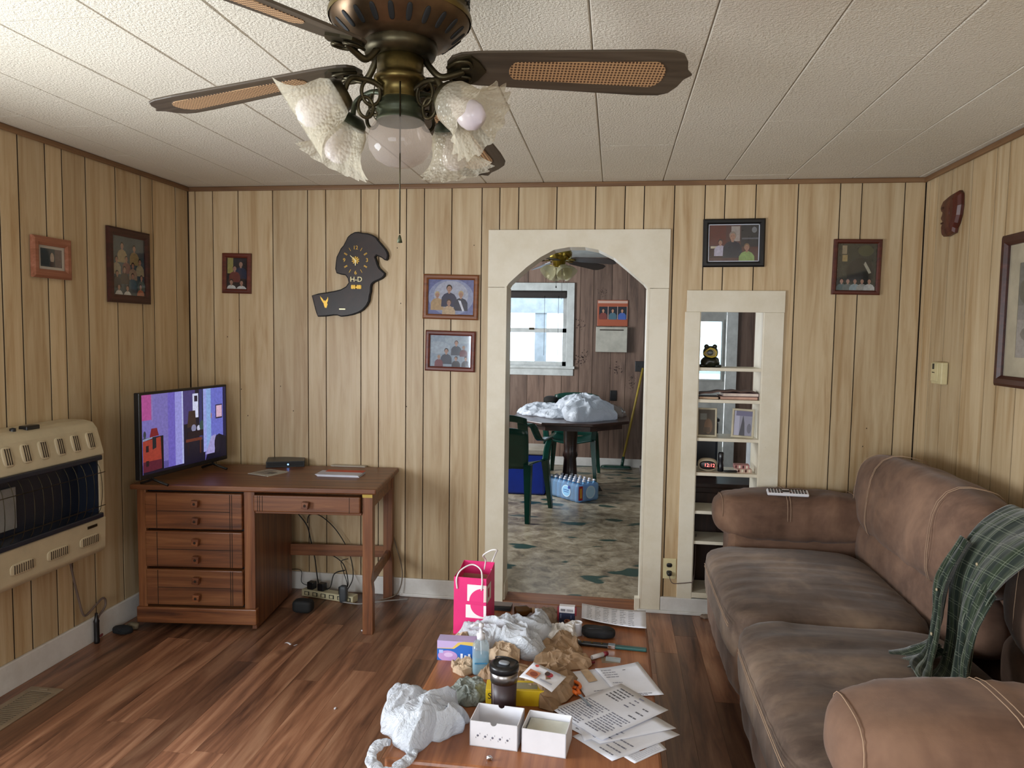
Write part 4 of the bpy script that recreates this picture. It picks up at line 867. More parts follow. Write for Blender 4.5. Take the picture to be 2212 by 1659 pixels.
def rows(*r_): return [(V3(a), V3(b)) for a, b in r_]
build_cloth('shirt_back', rows(((1.45, -1.34, .90), (1.46, -1.86, .92)), ((1.37, -1.36, .965), (1.36, -1.88, .985)), ((1.25, -1.39, .90), (1.22, -1.88, .94)), ((1.165, -1.44, .80), (1.13, -1.86, .85)), ((1.125, -1.50, .70), (1.09, -1.82, .74)), ((1.10, -1.57, .60), (1.07, -1.82, .62)), ((1.05, -1.66, .525), (1.02, -1.90, .525)), ((.98, -1.74, .515), (.98, -2.02, .515))), 70, 70, 3, .020, 1.9, shirt, 1, 1.3)
build_cloth('shirt_sleeve', rows(((1.20, -1.40, .86), (1.17, -1.54, .87)), ((1.11, -1.46, .74), (1.08, -1.60, .74)), ((1.07, -1.54, .63), (1.03, -1.68, .63)), ((1.02, -1.62, .545), (.97, -1.78, .545)), ((.95, -1.70, .525), (.93, -1.88, .525)), ((.93, -1.84, .52), (.97, -2.02, .53))), 24, 50, 5, .018, 2.2, shirt, .45, 1.2)
build_cloth('shirt_sleeve', rows(((1.15, -1.66, .80), (1.10, -1.84, .80)), ((1.08, -1.72, .68), (1.03, -1.88, .68)), ((1.04, -1.80, .58), (.99, -1.95, .58)), ((1.0, -1.90, .53), (.98, -2.08, .53)), ((.99, -2.0, .525), (1.02, -2.14, .53))), 24, 44, 8, .016, 2.2, shirt, .45, 1.)
build_cloth('shirt_cuff', rows(((1.06, -1.56, .56), (1.05, -1.68, .56)), ((.99, -1.55, .52), (.97, -1.70, .52)), ((.92, -1.58, .512), (.90, -1.73, .51))), 16, 20, 9, .012, 2., shirt, .3, .4)
for p in ((1.06, -1.56, .72), (1.01, -1.66, .61), (1.13, -1.66, .84)): MB().lathe([(0, .004), (.005, .003), (.006, 0)], 10, Matrix.Translation(p) @ Matrix.Rotation(-PI/2, 4, 'Y')).build('shirt_button', plain('bone_button', 'b8a888', .4), shirt)
# ---------------------------------------------------------------- ceiling fan
FX, FY = -.47, -2.50
fan = thing('ceiling_fan', (FX, FY, H), 'brass ceiling fan with cane-inset blades and four ruffled glass shades', 'ceiling fan')
def Z(z): return z-H
MB().lathe([(.10, Z(2.354)), (.125, Z(2.345)), (.14, Z(2.32)), (.146, Z(2.28)), (.146, Z(2.214)), (.151, Z(2.208)), (.153, Z(2.201)), (.151, Z(2.194))], 40, cap=False).build('motor_housing', M['brass'], fan)
for k in range(56):
    for r_ in (0, 1):
        a = 2*PI*(k+.5*r_)/56; MB().box((.1462, -.0022, -.004), (.1482, .0022, .004), Matrix.Translation((0, 0, Z(2.228+r_*.016))) @ Matrix.Rotation(a, 4, 'Z')).build('pierced_hole', M['blackm'], fan)
MB().lathe([(.149, Z(2.196)), (.146, Z(2.190)), (.138, Z(2.180)), (.110, Z(2.156)), (.085, Z(2.147)), (.06, Z(2.146))], 40, cap=False).build('vent_bowl', plain('brown_bronze', '5f4c38', .35, .8, .2), fan)
for k in range(22):
    q = Matrix.Rotation(2*PI*k/22, 4, 'Z') @ Matrix.Translation((.124, 0, Z(2.1675))) @ Matrix.Rotation(math.radians(-40.6), 4, 'Y')
    MB().sbox((0, 0, 0), (.019, .0062, .002), 3, 4, mat=q).build('vent_slot', M['blackm'], fan)
MB().lathe([(.078, Z(2.150)), (.080, Z(2.138)), (.074, Z(2.122)), (.05, Z(2.118))], 32, cap=False).build('blade_hub', M['bronze'], fan)
MB().lathe([(.049, Z(2.13)), (.050, Z(2.09)), (.050, Z(2.082)), (.056, Z(2.078)), (.057, Z(2.068)), (.051, Z(2.063)), (.042, Z(2.058)), (.041, Z(2.035)), (.044, Z(2.03))], 32).build('switch_housing', M['brass'], fan)
MB().lathe([(.044, Z(2.032)), (.043, Z(2.022)), (.050, Z(2.018)), (.051, Z(2.008)), (.047, Z(2.004)), (.047, Z(1.995)), (.052, Z(1.990)), (.05, Z(1.984))], 32).build('light_fitter', M['verdigris'], fan)
# central globe
M['globe'] = frosted('smoky_clear_glass', 'ece6e2', .72, 'd8d0c8', 0, .06, .3)
g_ = MB().lathe([(.045, Z(1.995)), (.052, Z(1.985)), (.064, Z(1.968)), (.070, Z(1.948)), (.066, Z(1.925)), (.052, Z(1.905)), (.03, Z(1.893)), (.0, Z(1.889))], 36, cap=False); g_.build('globe', M['globe'], fan)
# blades
g = N('woven_cane'); v = g.n('ShaderNodeTexCoord'); sp = g.n('ShaderNodeSeparateXYZ'); g.l(v.outputs['Object'], sp.inputs[0])
def wave(src, fr):
    a = g.n('ShaderNodeMath', operation='MULTIPLY'); a.inputs[1].default_value = fr; g.l(src, a.inputs[0]); b_ = g.n('ShaderNodeMath', operation='SINE'); g.l(a.outputs[0], b_.inputs[0]); return b_.outputs[0]
mm = g.n('ShaderNodeMath', operation='MULTIPLY'); g.l(wave(sp.outputs[0], 2*PI/.016), mm.inputs[0]); g.l(wave(sp.outputs[1], 2*PI/.016), mm.inputs[1])
ab = g.n('ShaderNodeMath', operation='ABSOLUTE'); g.l(mm.outputs[0], ab.inputs[0])
g.col(g.ramp(ab.outputs[0], [(.42, 'b08d66'), (.55, '4a3220')])); g.set(Roughness=.6); g.bump(ab.outputs[0], -.5, .002); M['cane'] = g.m
M['blade'] = wood('weathered_oak_blade', '302a22', '4b4135', '62574a', .4, 0, 1.2, .1)
def blade_outline():
    half = [(.0, .018), (.01, .036), (.03, .046), (.07, .052), (.20, .059), (.44, .072), (.49, .071), (.512, .062), (.527, .040), (.535, .015), (.55, 0)]
    return [Vector((x, y, 0)) for x, y in half]+[Vector((x, -y, 0)) for x, y in half[::-1][1:]]
def cane_outline(x0=.135, x1=.485, h0=.027, h1=.040):
    pts = []
    for i in range(9): a = PI/2+PI*i/8; pts.append(Vector((x0+h0*.7*math.cos(a)+h0*.7, h0*math.sin(a), 0)))
    for i in range(9): a = -PI/2+PI*i/8; pts.append(Vector((x1-h1*.7+h1*.7*math.cos(a), h1*math.sin(a), 0)))
    return pts
bo = MB().prism(blade_outline(), (0, 0, .006)); co = MB().prism([p+Vector((0, 0, -.0015)) for p in cane_outline()], (0, 0, .0015))
iron = MB(); ip = spline([(-.05, 0, .030), (-.038, 0, .004), (-.015, 0, -.022), (.012, 0, -.016), (.035, 0, -.006)], 6); iron.tube(ip, .0075, 8)
iron.prism([Vector(p) for p in ((.0, -.014, -.006), (.02, -.034, -.006), (.05, -.044, -.006), (.068, -.028, -.006), (.085, 0, -.006), (.068, .028, -.006), (.05, .044, -.006), (.02, .034, -.006), (.0, .014, -.006))], (0, 0, .006))
for s_ in (-1, 1): iron.tube(spline([(.0, s_*.012, -.008), (.02, s_*.034, -.011), (.045, s_*.034, -.011), (.05, s_*.016, -.010), (.03, s_*.012, -.009)], 5), .004, 6)
first = None
for a, zt, pitch in ((14.5, 2.118, -21), (82.5, 2.0, -13), (170.7, 2.055, -5), (234, 2.135, -13)):
    r0 = .10; ar = math.radians(a); zr = 2.103 if a != 234 else 2.118
    # rotation: along blade, droop, then pitch about its long axis
    dr_ = math.atan2(zr-zt, .55)
    q = Matrix.Translation((r0*math.cos(ar), r0*math.sin(ar), Z(zr))) @ Matrix.Rotation(ar, 4, 'Z') @ Matrix.Rotation(dr_, 4, 'Y') @ Matrix.Rotation(math.radians(pitch), 4, 'X')
    if first is None:
        b0 = bo.build('blade', M['blade'], fan, .002); c0_ = co.build('cane_insert', M['cane'], b0); i0 = iron.build('blade_iron', M['bronze'], b0); first = (b0, c0_, i0); b0.matrix_local = q
    else:
        b_ = inst(first[0], parent=fan); b_.matrix_local = q
        for o in first[1:]: inst(o, parent=b_)
# light arms and shades
M['shade'] = frosted('ribbed_frosted_glass', 'fbf6e8', .38, 'd8d2c0', 150, .1, .55)
vx = Vector((math.cos(-.2888), math.sin(-.2888), 0)); va = math.atan2(FY-CAM.y, FX); fw = Vector((math.cos(va), math.sin(va), 0)); rt = Vector((math.sin(va), -math.cos(va), 0))
def ruffle(j, a, r_):
    k = [0, 0, 0, .0, .01, .03, .05, .07, .085][j]; return r_*(1+k*math.cos(14*a+.6*math.sin(a*2)))
sprof = [(.026, 0), (.036, .006), (.046, .022), (.049, .042), (.050, .058), (.055, .074), (.064, .088), (.076, .099), (.084, .104)]
for lat, dep, d, nm in ((-.120, -.05, (-.82, .02, -.52), 1), (-.108, .09, (-.42, .30, -.80), 2), (.092, -.075, (.66, -.40, -.56), 3), (.112, .09, (.20, .40, -.82), 4)):
    p = rt*lat+fw*dep; base_ = Vector((p.x, p.y, Z(2.022 if dep < 0 else 2.008))); dv = (rt*d[0]+fw*d[1]+Vector((0, 0, d[2]))).normalized()
    q = Matrix.Translation(base_) @ dv.to_track_quat('Z', 'X').to_matrix().to_4x4()
    out = Vector((p.x, p.y, 0)).normalized()
    armp = spline([out*.035+Vector((0, 0, Z(2.045))), out*.06+Vector((0, 0, Z(2.058))), out*.09+Vector((0, 0, Z(2.060))), base_+Vector((0, 0, .02))-dv*.02, base_-dv*.006], 6)
    lamp = MB().tube(armp, .006, 8); lamp = lamp.build('light_arm', M['verdigris'] if dep > 0 else M['bronze'], fan)
    for (rr, off, zz) in ((.021, .066, 2.036), (.017, .078, 2.004)):
        rp_ = [out*(off+rr*math.cos(2*PI*i/20))+Vector((0, 0, Z(zz)+rr*1.25*math.sin(2*PI*i/20))) for i in range(20)]
        MB().tube(rp_, .0042, 6, closed=True).build('scroll_ring', M['bronze'], lamp)
    MB().lathe([(.006, -.014), (.024, -.012), (.034, -.002), (.037, .010), (.035, .014)], 20, q).build('shade_holder', M['verdigris'] if dep > 0 else M['bronze'], lamp)
    sh_ = MB(); sh_.lathe(sprof, 72, q, cap=False, rfn=ruffle); sh_.build('glass_shade', M['shade'], fan)
    MB().lathe([(.0125, .01), (.014, .03), (.024, .048), (.030, .068), (.029, .084), (.02, .098), (0, .104)], 18, q).build('bulb', plain('milky_bulb', 'dcd6e4', .25), fan)
# pull chains
pc = (rt*.0-fw*.052); MB().tube([Vector((pc.x, pc.y, Z(2.055))), Vector((pc.x, pc.y, Z(1.74)))], .0016, 6).build('pull_chain', M['bronze'], fan)
MB().lathe([(.0015, .016), (.003, .012), (.006, 0), (.0, -.001)], 10, Matrix.Translation((pc.x, pc.y, Z(1.722)))).build('chain_pull', M['verdigris'], fan)
pc2 = rt*-.052-fw*.01; MB().tube(spline([pc2+Vector((0, 0, Z(2.07))), pc2+rt*-.006+Vector((0, 0, Z(2.0))), pc2+rt*.012+Vector((0, 0, Z(1.975)))], 5), .0012, 5).build('pull_chain', M['bronze'], fan)
# ---------------------------------------------------------------- coffee table
TZ = .42; TX0, TX1, TY0, TY1 = -.572, .150, -2.285, -1.115
ct = thing('coffee_table', (0, 0, 0), 'low orange-brown wooden coffee table covered in bags and papers', 'table')
B('table_top', M['table'], (TX0, TY0, TZ-.035), (TX1, TY1, TZ), ct, .009)
for x in (TX0+.03, TX1-.08):
    for y in (TY0+.03, TY1-.08): B('leg', M['deskv'], (x, y, 0), (x+.05, y+.05, TZ-.035), ct, .003)
B('apron', M['desk'], (TX0+.05, TY0+.04, TZ-.12), (TX1-.05, TY0+.06, TZ-.035), ct); B('apron', M['desk'], (TX0+.05, TY1-.06, TZ-.12), (TX1-.05, TY1-.04, TZ-.035), ct)
B('apron', M['table'], (TX0+.04, TY0+.06, TZ-.12), (TX0+.06, TY1-.06, TZ-.035), ct); B('apron', M['table'], (TX1-.06, TY0+.06, TZ-.12), (TX1-.04, TY1-.06, TZ-.035), ct)
B('lower_shelf', M['desk'], (TX0+.05, TY0+.05, .12), (TX1-.05, TY1-.05, .14), ct)
T_ = lambda x, y, dz=0: at(x, y, Z=TZ+dz)
def kr(name, c): 
    g = N(name); v = g.coord(rnd=False); a = g.noise(v, 25, 4, .6); b = [int(c[i:i+2], 16)/255 for i in (0, 2, 4)]
    g.col(g.ramp(a, [(.3, [x*.85 for x in b]), (.7, [min(1, x*1.05) for x in b])])); g.set(Roughness=.8); return g.m
M['kraft'] = kr('kraft_paper', '9a7e62'); M['kraftl'] = kr('pale_kraft_paper', 'c2a88c'); M['wrap'] = frosted('grey_green_film', 'd8dfd8', .15, 'a4aca6', 0, .2, .2, crinkle=16)
M['bag'] = frosted('white_plastic_film', 'f4f6fa', .12, 'dde2ea', 0, .2, .3, crinkle=9); M['tissue'] = kr('white_tissue', 'd8d5d2')
def C(name, pts, h, mat, seed, amp, sc, label, cat, smooth=True, base=0., nth=90, nr=26, group=None, profile=.5, an=(1, 1, 0)):
    t = thing(name, (0, 0, 0), label, cat, group=group); ow = [T_(*p) for p in pts]; c = sum(ow, Vector())/len(ow); c.z = TZ+base; t.location = c
    o = crumple('film' if mat in (M['bag'], M['wrap']) else 'crumpled_paper', [Vector((p.x-c.x, p.y-c.y, 0)) for p in ow], h, mat, seed, amp, sc, t, nth, nr, smooth, profile=profile, an=an); return t
# pink shopping bag
pk = thing('shopping_bag', (-.500, -1.405, TZ), 'bright pink paper gift bag with white handles at the table edge', 'bag', math.radians(-3))
M['pink'] = plain('bright_pink_paper', 'd82a72', .45, var=.03); M['pinkin'] = plain('pink_bag_lining', 'c98f84', .7, var=.03)
bw, bd, bh = .062, .072, .222; m = MB()
F = [(-bw, -bd), (bw, -bd), (bw+.002, 0), (bw, bd), (-bw, bd), (-bw+.003, 0)]
for (a, b) in zip(F, F[1:]+F[:1]): m.add([(a[0], a[1], 0), (b[0], b[1], 0), (b[0]*.98, b[1], bh+(.012 if b[1] > 0 else -.006 if b[1] < 0 else 0)), (a[0]*.98, a[1], bh+(.012 if a[1] > 0 else -.006 if a[1] < 0 else 0))], [(0, 1, 2, 3)])
m.add([(p[0], p[1], .001) for p in F], [tuple(range(6))[::-1]]); o = m.build('bag_body', M['pink'], pk); s = o.modifiers.new('solid', 'SOLIDIFY'); s.thickness = .0012
m = MB()
for (a, b) in zip(F, F[1:]+F[:1]): m.add([(a[0]*.965, a[1]*.97, .01), (b[0]*.965, b[1]*.97, .01), (b[0]*.955, b[1]*.97, bh*.83), (a[0]*.955, a[1]*.97, bh*.83)], [(3, 2, 1, 0)])
m.build('bag_lining', M['pinkin'], pk)
p = Pic(2*bw, bh, -bd-.0009, .0002)
p.rect(.42, .58, 1, .86, 'e6dcdc').poly([(.42, .58)]+[(.92+.44*math.cos(PI-PI/2*i/10), .58+.225*math.sin(PI/2*i/10)) for i in range(11)]+[(.92, .58)], 'd82a72').rect(.92, .575, .94, .82, 'e6dcdc').rect(.94, .58, 1, .86, 'd6b8b4')
p.rect(.38, .30, 1, .52, 'e6dcdc').poly([(.52, .52)]+[(.92+.40*math.cos(PI+PI/2*i/10), .52-.19*math.sin(PI/2*i/10)) for i in range(11)]+[(.92, .52)], 'd82a72'); p.k += 1
o = p.mb.build('printed_logo', M['paper_print'], pk); o.location = (0, 0, bh/2)
p = Pic(2*bd, bh, -bw-.0014, .0002); p.rect(0, .55, .5, .84, 'd8c4c0').rect(.12, .62, .3, .78, 'a01c48'); o = p.mb.build('printed_logo', M['paper_print'], pk); o.location = (0, 0, bh/2); o.rotation_euler = (0, 0, PI/2)
M['cordw'] = plain('white_twisted_paper', 'dcd6d4', .6)
MB().tube(spline([(-.048, -bd-.001, bh-.05), (-.05, -bd-.003, bh-.01), (-.036, -bd+.01, bh+.018), (.0, -bd+.03, bh+.034), (.035, -bd+.02, bh+.02), (.046, -bd-.002, bh-.012), (.044, -bd-.001, bh-.05)]), .003, 6).build('handle', M['cordw'], pk)
MB().tube(spline([(.02, bd+.001, bh-.02), (.026, bd-.004, bh+.02), (.022, bd-.03, bh+.045), (.055, bd-.04, bh+.07), (.078, bd-.04, bh+.072), (.066, bd-.01, bh+.05), (.050, bd+.002, bh+.01), (.048, bd+.001, bh-.02)]), .003, 6).build('handle', M['cordw'], pk)
# blue and lavender box
t = thing('sandwich_bag_box', (-.518, -1.675, TZ), 'lavender, yellow and blue printed carton at the left table edge', 'box', math.radians(2))
B('carton', plain('white_carton', 'd8d4e0', .5), (-.055, -.02, 0), (.075, .03, .068), t, .001)
p = Pic(.13, .068, -.0203, .0002); p.rect(0, 0, 1, 1, 'b9a4d0').poly([(0, .62), (.4, .66), (.55, .95), (.7, 1), (1, 1), (1, .4), (0, .4)], 'd8b85c').poly([(0, .6), (.45, .62), (.62, .86), (1, .8), (1, 0), (0, 0)], '2463b8').ell(.28, .24, .26, .28, 'b892c8', 20).ell(.3, .3, .12, .12, 'd0b4dc').rect(.05, .38, .16, .54, 'a8b8e8').rect(.62, .08, .68, .4, 'e4e8f4').rect(.72, .08, .78, .32, 'e4e8f4').rect(.82, .08, .88, .4, 'e4e8f4')
o = p.mb.build('printed_front', M['paper_print'], t); o.location = (.01, 0, .034)
B('printed_top', plain('lavender_card', 'b0a4cc', .5), (-.055, -.02, .068), (.075, .03, .0685), t)
# sanitizer pump bottle
t = thing('pump_bottle', T_(1038, 1452), 'clear pump bottle of pale blue gel before the white plastic bag', 'bottle', .2)
M['gel'] = frosted('pale_blue_gel', 'b8e4f4', .25, '7fc4de', 0, .1, .4); M['clearpl'] = frosted('clear_plastic', 'f2f8fa', .68, 'd8e4e8', 0, .08, .3)
sq = lambda j, a, r_: r_/(max(abs(math.cos(a))**5+abs(math.sin(a))**5, 1e-6))**(1/5)*.95
MB().lathe([(.026, .001), (.029, .006), (.029, .085), (.024, .100), (.013, .108), (.012, .114)], 32, rfn=sq).build('bottle_body', M['clearpl'], t); MB().lathe([(.025, .003), (.0275, .008), (.0275, .058), (.0275, .060)], 32, rfn=sq).build('gel', M['gel'], t)
B('wrap_label', plain('blue_band', '3f7fa8', .4), (-.020, -.0297, .040), (.020, -.0290, .045), t)
MB().lathe([(.013, .112), (.0135, .13), (.006, .133), (.005, .152), (.009, .153), (.009, .163), (0, .166)], 16).build('pump', M['white'], t); MB().tube([(0, 0, .159), (-.022, -.004, .161), (-.034, -.006, .157)], .0045, 8).build('pump_spout', M['white'], t); MB().tube([(0, 0, .112), (.004, 0, .01)], .002, 6).build('dip_tube', M['white'], t)
# travel tumbler
t = thing('travel_tumbler', T_(1090, 1531)+Vector((0, -.022, 0)), 'dark brown travel tumbler with chrome band and black lid', 'tumbler', -.25)
M['leather'] = plain('brown_leatherette', '35262a', .45, var=.08)
MB().lathe([(.032, 0), (.036, .004), (.038, .098)], 40).build('sleeve', M['leather'], t); MB().lathe([(.038, .098), (.040, .099), (.041, .127), (.038, .129)], 40).build('chrome_band', plain('brushed_steel', '9a9694', .32, 1), t)
MB().lathe([(.039, .128), (.043, .130), (.044, .143), (.042, .149), (.033, .152), (.030, .149), (0, .149)], 40).build('lid', M['black'], t)
MB().sbox((0, 0, .151), (.016, .011, .004), 3, 8).build('lid_slider', plain('grey_slider', '8a8f96', .3), t)
for a in (-2.2, -2.14): MB().tube([(.0352*math.cos(a), .0352*math.sin(a), .004), (.0384*math.cos(a), .0384*math.sin(a), .097)], .0006, 4).build('seam_stitch', plain('cream_thread', 'b4a8a0', .7), t)
MB().tube(spline([(-.02, .03, .128), (-.035, .02, .150), (-.02, .0, .166), (.01, .002, .168), (.034, .02, .152), (.03, .028, .13)]), .002, 6).build('carry_loop', M['black'], t)
# yellow tea carton
t = thing('yellow_carton', T_(1043, 1532)+Vector((.075, .063, 0)), 'yellow printed carton lying behind the brown tumbler', 'box', math.radians(6))
B('carton', plain('yellow_card', 'd8b81e', .45, var=.03), (-.075, -.03, 0), (.10, .035, .048), t, .001)
text('Sir', .026, Matrix.Translation((-.055, -.0303, .028)) @ FR, 'printed_word', M['blackm'], t, .0001)
B('grey_flap', plain('silver_card', '8c8468', .5), (.0, -.02, .048), (.08, .02, .0488), t); B('navy_panel', plain('navy_card', '22324c', .5), (.1, -.03, .004), (.1005, .035, .044), t)
MB().lathe([(.008, 0), (.007, .0008), (0, .0008)], 12, Matrix.Translation((-.048, -.0303, .010)) @ Matrix.Rotation(PI/2, 4, 'X')).build('printed_dot', MATS['navy_card'], t)
# two small white cartons
def tray(label, c, rz, w, d, h, notch, marks):
    t = thing('white_gift_box', c, label, 'box', rz); k = .002; m = MB()
    def wall(a, b, nt):
        # wall between corner a and b with a half-round notch in its rim
        a = Vector(a); b = Vector(b); L = (b-a).length; u = (b-a)/L; n_ = Vector((-u.y, u.x, 0))*k
        top = [(0, h), (L, h)] if not nt else [(0, h)]+[(L/2-.009+.0, h)]+[(L/2-.009*math.cos(PI*i/8), h-.009*math.sin(PI*i/8)) for i in range(1, 8)]+[(L/2+.009, h), (L, h)]
        pts = [(0, 0)]+top+[(L, 0)]
        m.prism([a+u*s_+Vector((0, 0, z)) for s_, z in pts], n_)
    wall((-w/2, -d/2, 0), (w/2, -d/2, 0), notch); wall((w/2, -d/2, 0), (w/2, d/2, 0), False); wall((w/2, d/2, 0), (-w/2, d/2, 0), notch); wall((-w/2, d/2, 0), (-w/2, -d/2, 0), False)
    m.box((-w/2, -d/2, 0), (w/2, d/2, .002)); m.build('carton', M['white'], t)
    if marks:
        for i in range(5):
            x = -w*.33+i*w*.155; z = h*.44-.001*i
            MB().lathe([(.0032, 0), (.003, .0003), (0, .0003)], 10, Matrix.Translation((x, -d/2-.0001, z)) @ Matrix.Rotation(PI/2, 4, 'X')).build('printed_mark', plain('grey_ink', '6a6a78' if i < 4 else '3a3a48', .6), t)
            for dx, dz in ((.006, .006), (-.005, -.006)): MB().box((x+dx-.0005, -d/2-.0004, z+dz-.002), (x+dx+.0005, -d/2, z+dz+.002)).build('printed_tick', MATS['grey_ink'], t)
    return t
tray('open white carton with small printed marks and notched rims', Vector((-.293, -2.145, TZ)), math.radians(-4), .132, .098, .070, True, True)
t = tray('open white carton without marks, right of the notched one', Vector((-.155, -2.155, TZ)), math.radians(-6), .120, .10, .066, False, False)
B('inner_card', plain('ivory_card', 'c4c4b8', .6), (-.054, -.044, .045), (.054, .044, .048), t)
tag(MB().sbox(T_(1057, 1637, .006), (.008, .005, .006), 2.2, 5, fn=lambda w, q: .003*nz(w, 300)).build('foil_scrap', M['chrome']), 'tiny crumpled foil scrap near the front table edge', 'scrap')
# white plastic bags
C('plastic_bag', [(1000, 1400, 0), (1030, 1412, .0), (1090, 1410, 0), (1130, 1428, 0), (1165, 1432, 0), (1182, 1395, 0), (1180, 1350, .02), (1135, 1335, .06), (1085, 1328, .07), (1025, 1330, .07), (997, 1350, .04), (990, 1375, .02)], .105, M['bag'], 21, .046, 8, 'big crumpled white plastic bag in the middle of the table', 'plastic bag', nth=170, nr=54, profile=.6, an=(.8, 2.4, -.6))
C('plastic_bag', [(1140, 1350, .02), (1160, 1326, .05), (1178, 1330, .05), (1182, 1370, .01), (1165, 1392, 0), (1140, 1385, 0)], .080, M['bag'], 22, .03, 14, 'upright white plastic bag end right of the big crumpled bag', 'plastic bag', nth=90, nr=30, an=(.7, 2.2, 1.2))
fb = C('plastic_bag', [(840, 1600, .0), (838, 1545, .01), (850, 1508, .02), (905, 1512, .03), (960, 1498, .03), (1000, 1525, .02), (1014, 1565, .0), (1000, 1592, 0), (960, 1580, 0), (925, 1600, 0), (890, 1632, 0), (868, 1612, 0)], .085, M['bag'], 29, .040, 7, 'white plastic bag spilling off the front left table corner', 'plastic bag', nth=160, nr=46, profile=.6, an=(.8, 1.8, .9))
hl = MB(); hp_ = [T_(x, y, dz)-fb.location for x, y, dz in ((842, 1598, .02), (822, 1600, .02), (806, 1618, .02), (803, 1640, .015), (822, 1662, .012), (850, 1660, .012), (872, 1645, .012), (892, 1626, .015), (885, 1610, .02))]
sp_ = spline(hp_, 10)
hl.tube([p+Vector((.004*nz(p, 60, 1), .004*nz(p, 60, 2), .005*nz(p, 50, 3))) for p in sp_], .017, 20, rf=lambda t_: .75+.3*abs(math.sin(t_*11))); hl.v = [(x+.004*nz((x, y, z), 55, 4), y+.004*nz((x, y, z), 55, 6), .008+max(-.007, (z-.018)*.38)+.006*ridge((x, y, 0), 40, 2)) for x, y, z in hl.v]; hl.build('handle', M['bag'], fb)
C('film_wrapping', [(972, 1508, 0), (975, 1478, .02), (1000, 1462, .03), (1040, 1460, .03), (1052, 1490, .01), (1045, 1518, 0), (1020, 1530, 0), (992, 1525, 0)], .042, M['wrap'], 24, .020, 26, 'crumpled grey-green plastic wrapping left of the tumbler', 'wrapping', nth=110, nr=34)
# brown paper
kp = 'paper bag'
C('paper_bag', [(1075, 1480, 0), (1095, 1440, .03), (1140, 1430, .04), (1190, 1432, .04), (1238, 1455, .02), (1236, 1490, 0), (1215, 1525, 0), (1180, 1545, 0), (1160, 1520, 0), (1115, 1505, 0)], .060, M['kraft'], 31, .032, 16, 'crumpled brown paper bag right of the tumbler under a leaflet', kp, False, nth=30, nr=9)
C('paper_bag', [(1150, 1440, 0), (1170, 1405, .02), (1215, 1395, .03), (1270, 1425, .0), (1280, 1440, 0), (1240, 1450, 0), (1200, 1455, 0)], .035, M['kraft'], 32, .022, 18, 'flattened brown paper bag behind the leaflet', kp, False, nth=28, nr=8)
C('paper_bag', [(1165, 1415, 0), (1180, 1370, .04), (1225, 1360, .04), (1245, 1385, .01), (1240, 1412, 0), (1205, 1425, 0)], .060, M['kraft'], 33, .03, 16, 'brown paper bag mouth beside the upright white bag end', kp, False, nth=28, nr=8)
C('crumpled_paper_ball', [(988, 1408, 0), (990, 1380, .02), (1008, 1370, .03), (1022, 1385, .02), (1018, 1410, 0), (1003, 1418, 0)], .055, M['kraftl'], 34, .022, 26, 'pale crumpled paper resting against the lavender carton', 'crumpled paper', False, nth=24, nr=7)
C('crumpled_paper_ball', [(1058, 1430, 0), (1060, 1400, .02), (1090, 1392, .03), (1118, 1402, .02), (1120, 1430, 0), (1090, 1442, 0)], .050, M['kraftl'], 35, .026, 24, 'tan crumpled paper between pump bottle and big plastic bag', 'crumpled paper', False, nth=26, nr=8)
C('crumpled_paper_ball', [(978, 1452, 0), (985, 1432, .01), (1015, 1428, .01), (1022, 1448, 0), (1000, 1462, 0)], .028, M['kraftl'], 36, .018, 30, 'small pale crumpled paper in front of the lavender carton', 'crumpled paper', False, nth=30, nr=9)
C('crumpled_paper_ball', [(1042, 1468, 0), (1045, 1440, .01), (1068, 1436, .01), (1078, 1455, 0), (1062, 1470, 0)], .036, M['kraft'], 37, .018, 30, 'small brown paper twist just behind the tumbler', 'crumpled paper', False, nth=30, nr=9)
C('paper_napkin', [(1182, 1392, 0), (1180, 1352, .03), (1215, 1348, .03), (1252, 1352, .02), (1250, 1380, .0), (1235, 1398, 0)], .052, M['tissue'], 38, .026, 20, 'crumpled white napkin left of the small white cup', 'napkin', False, nth=30, nr=9)
C('paper_napkin', [(1168, 1345, 0), (1170, 1325, .01), (1192, 1318, .01), (1200, 1335, 0), (1185, 1350, 0)], .035, kr('grey_brown_paper', '8c7c6c'), 39, .016, 26, 'greyish crumpled paper left of the cigarette packet', 'crumpled paper', False, nth=30, nr=9)
# leaflet with little food pictures on the brown bag
t = thing('leaflet', T_(1172, 1462, .068), 'glossy leaflet with food pictures lying on the brown paper bag', 'leaflet', rot=(math.radians(14), math.radians(6), math.radians(-28)))
MB().grid(lambda u, v: (-.06+.12*u, -.04+.08*v, .010*math.sin(u*3)*(1-v)), 8, 6, thick=.0008).build('sheet', M['white'], t)
p = Pic(.11, .072, 0, .00015); p.rect(.1, .1, .45, .5, 'a86848').ell(.3, .3, .12, .14, '7a3c28').ell(.7, .6, .1, .14, '8c2c34').ell(.62, .62, .08, .12, '3a2a28').rect(.5, .8, .95, .88, '8a8c98').rect(.55, .15, .95, .22, '9a9ca8').ell(.2, .78, .06, .08, 'b04840')
o = p.mb.build('food_pictures', M['paper_print'], t); o.rotation_euler = (-PI/2, 0, 0); o.location = (0, 0, .0105)
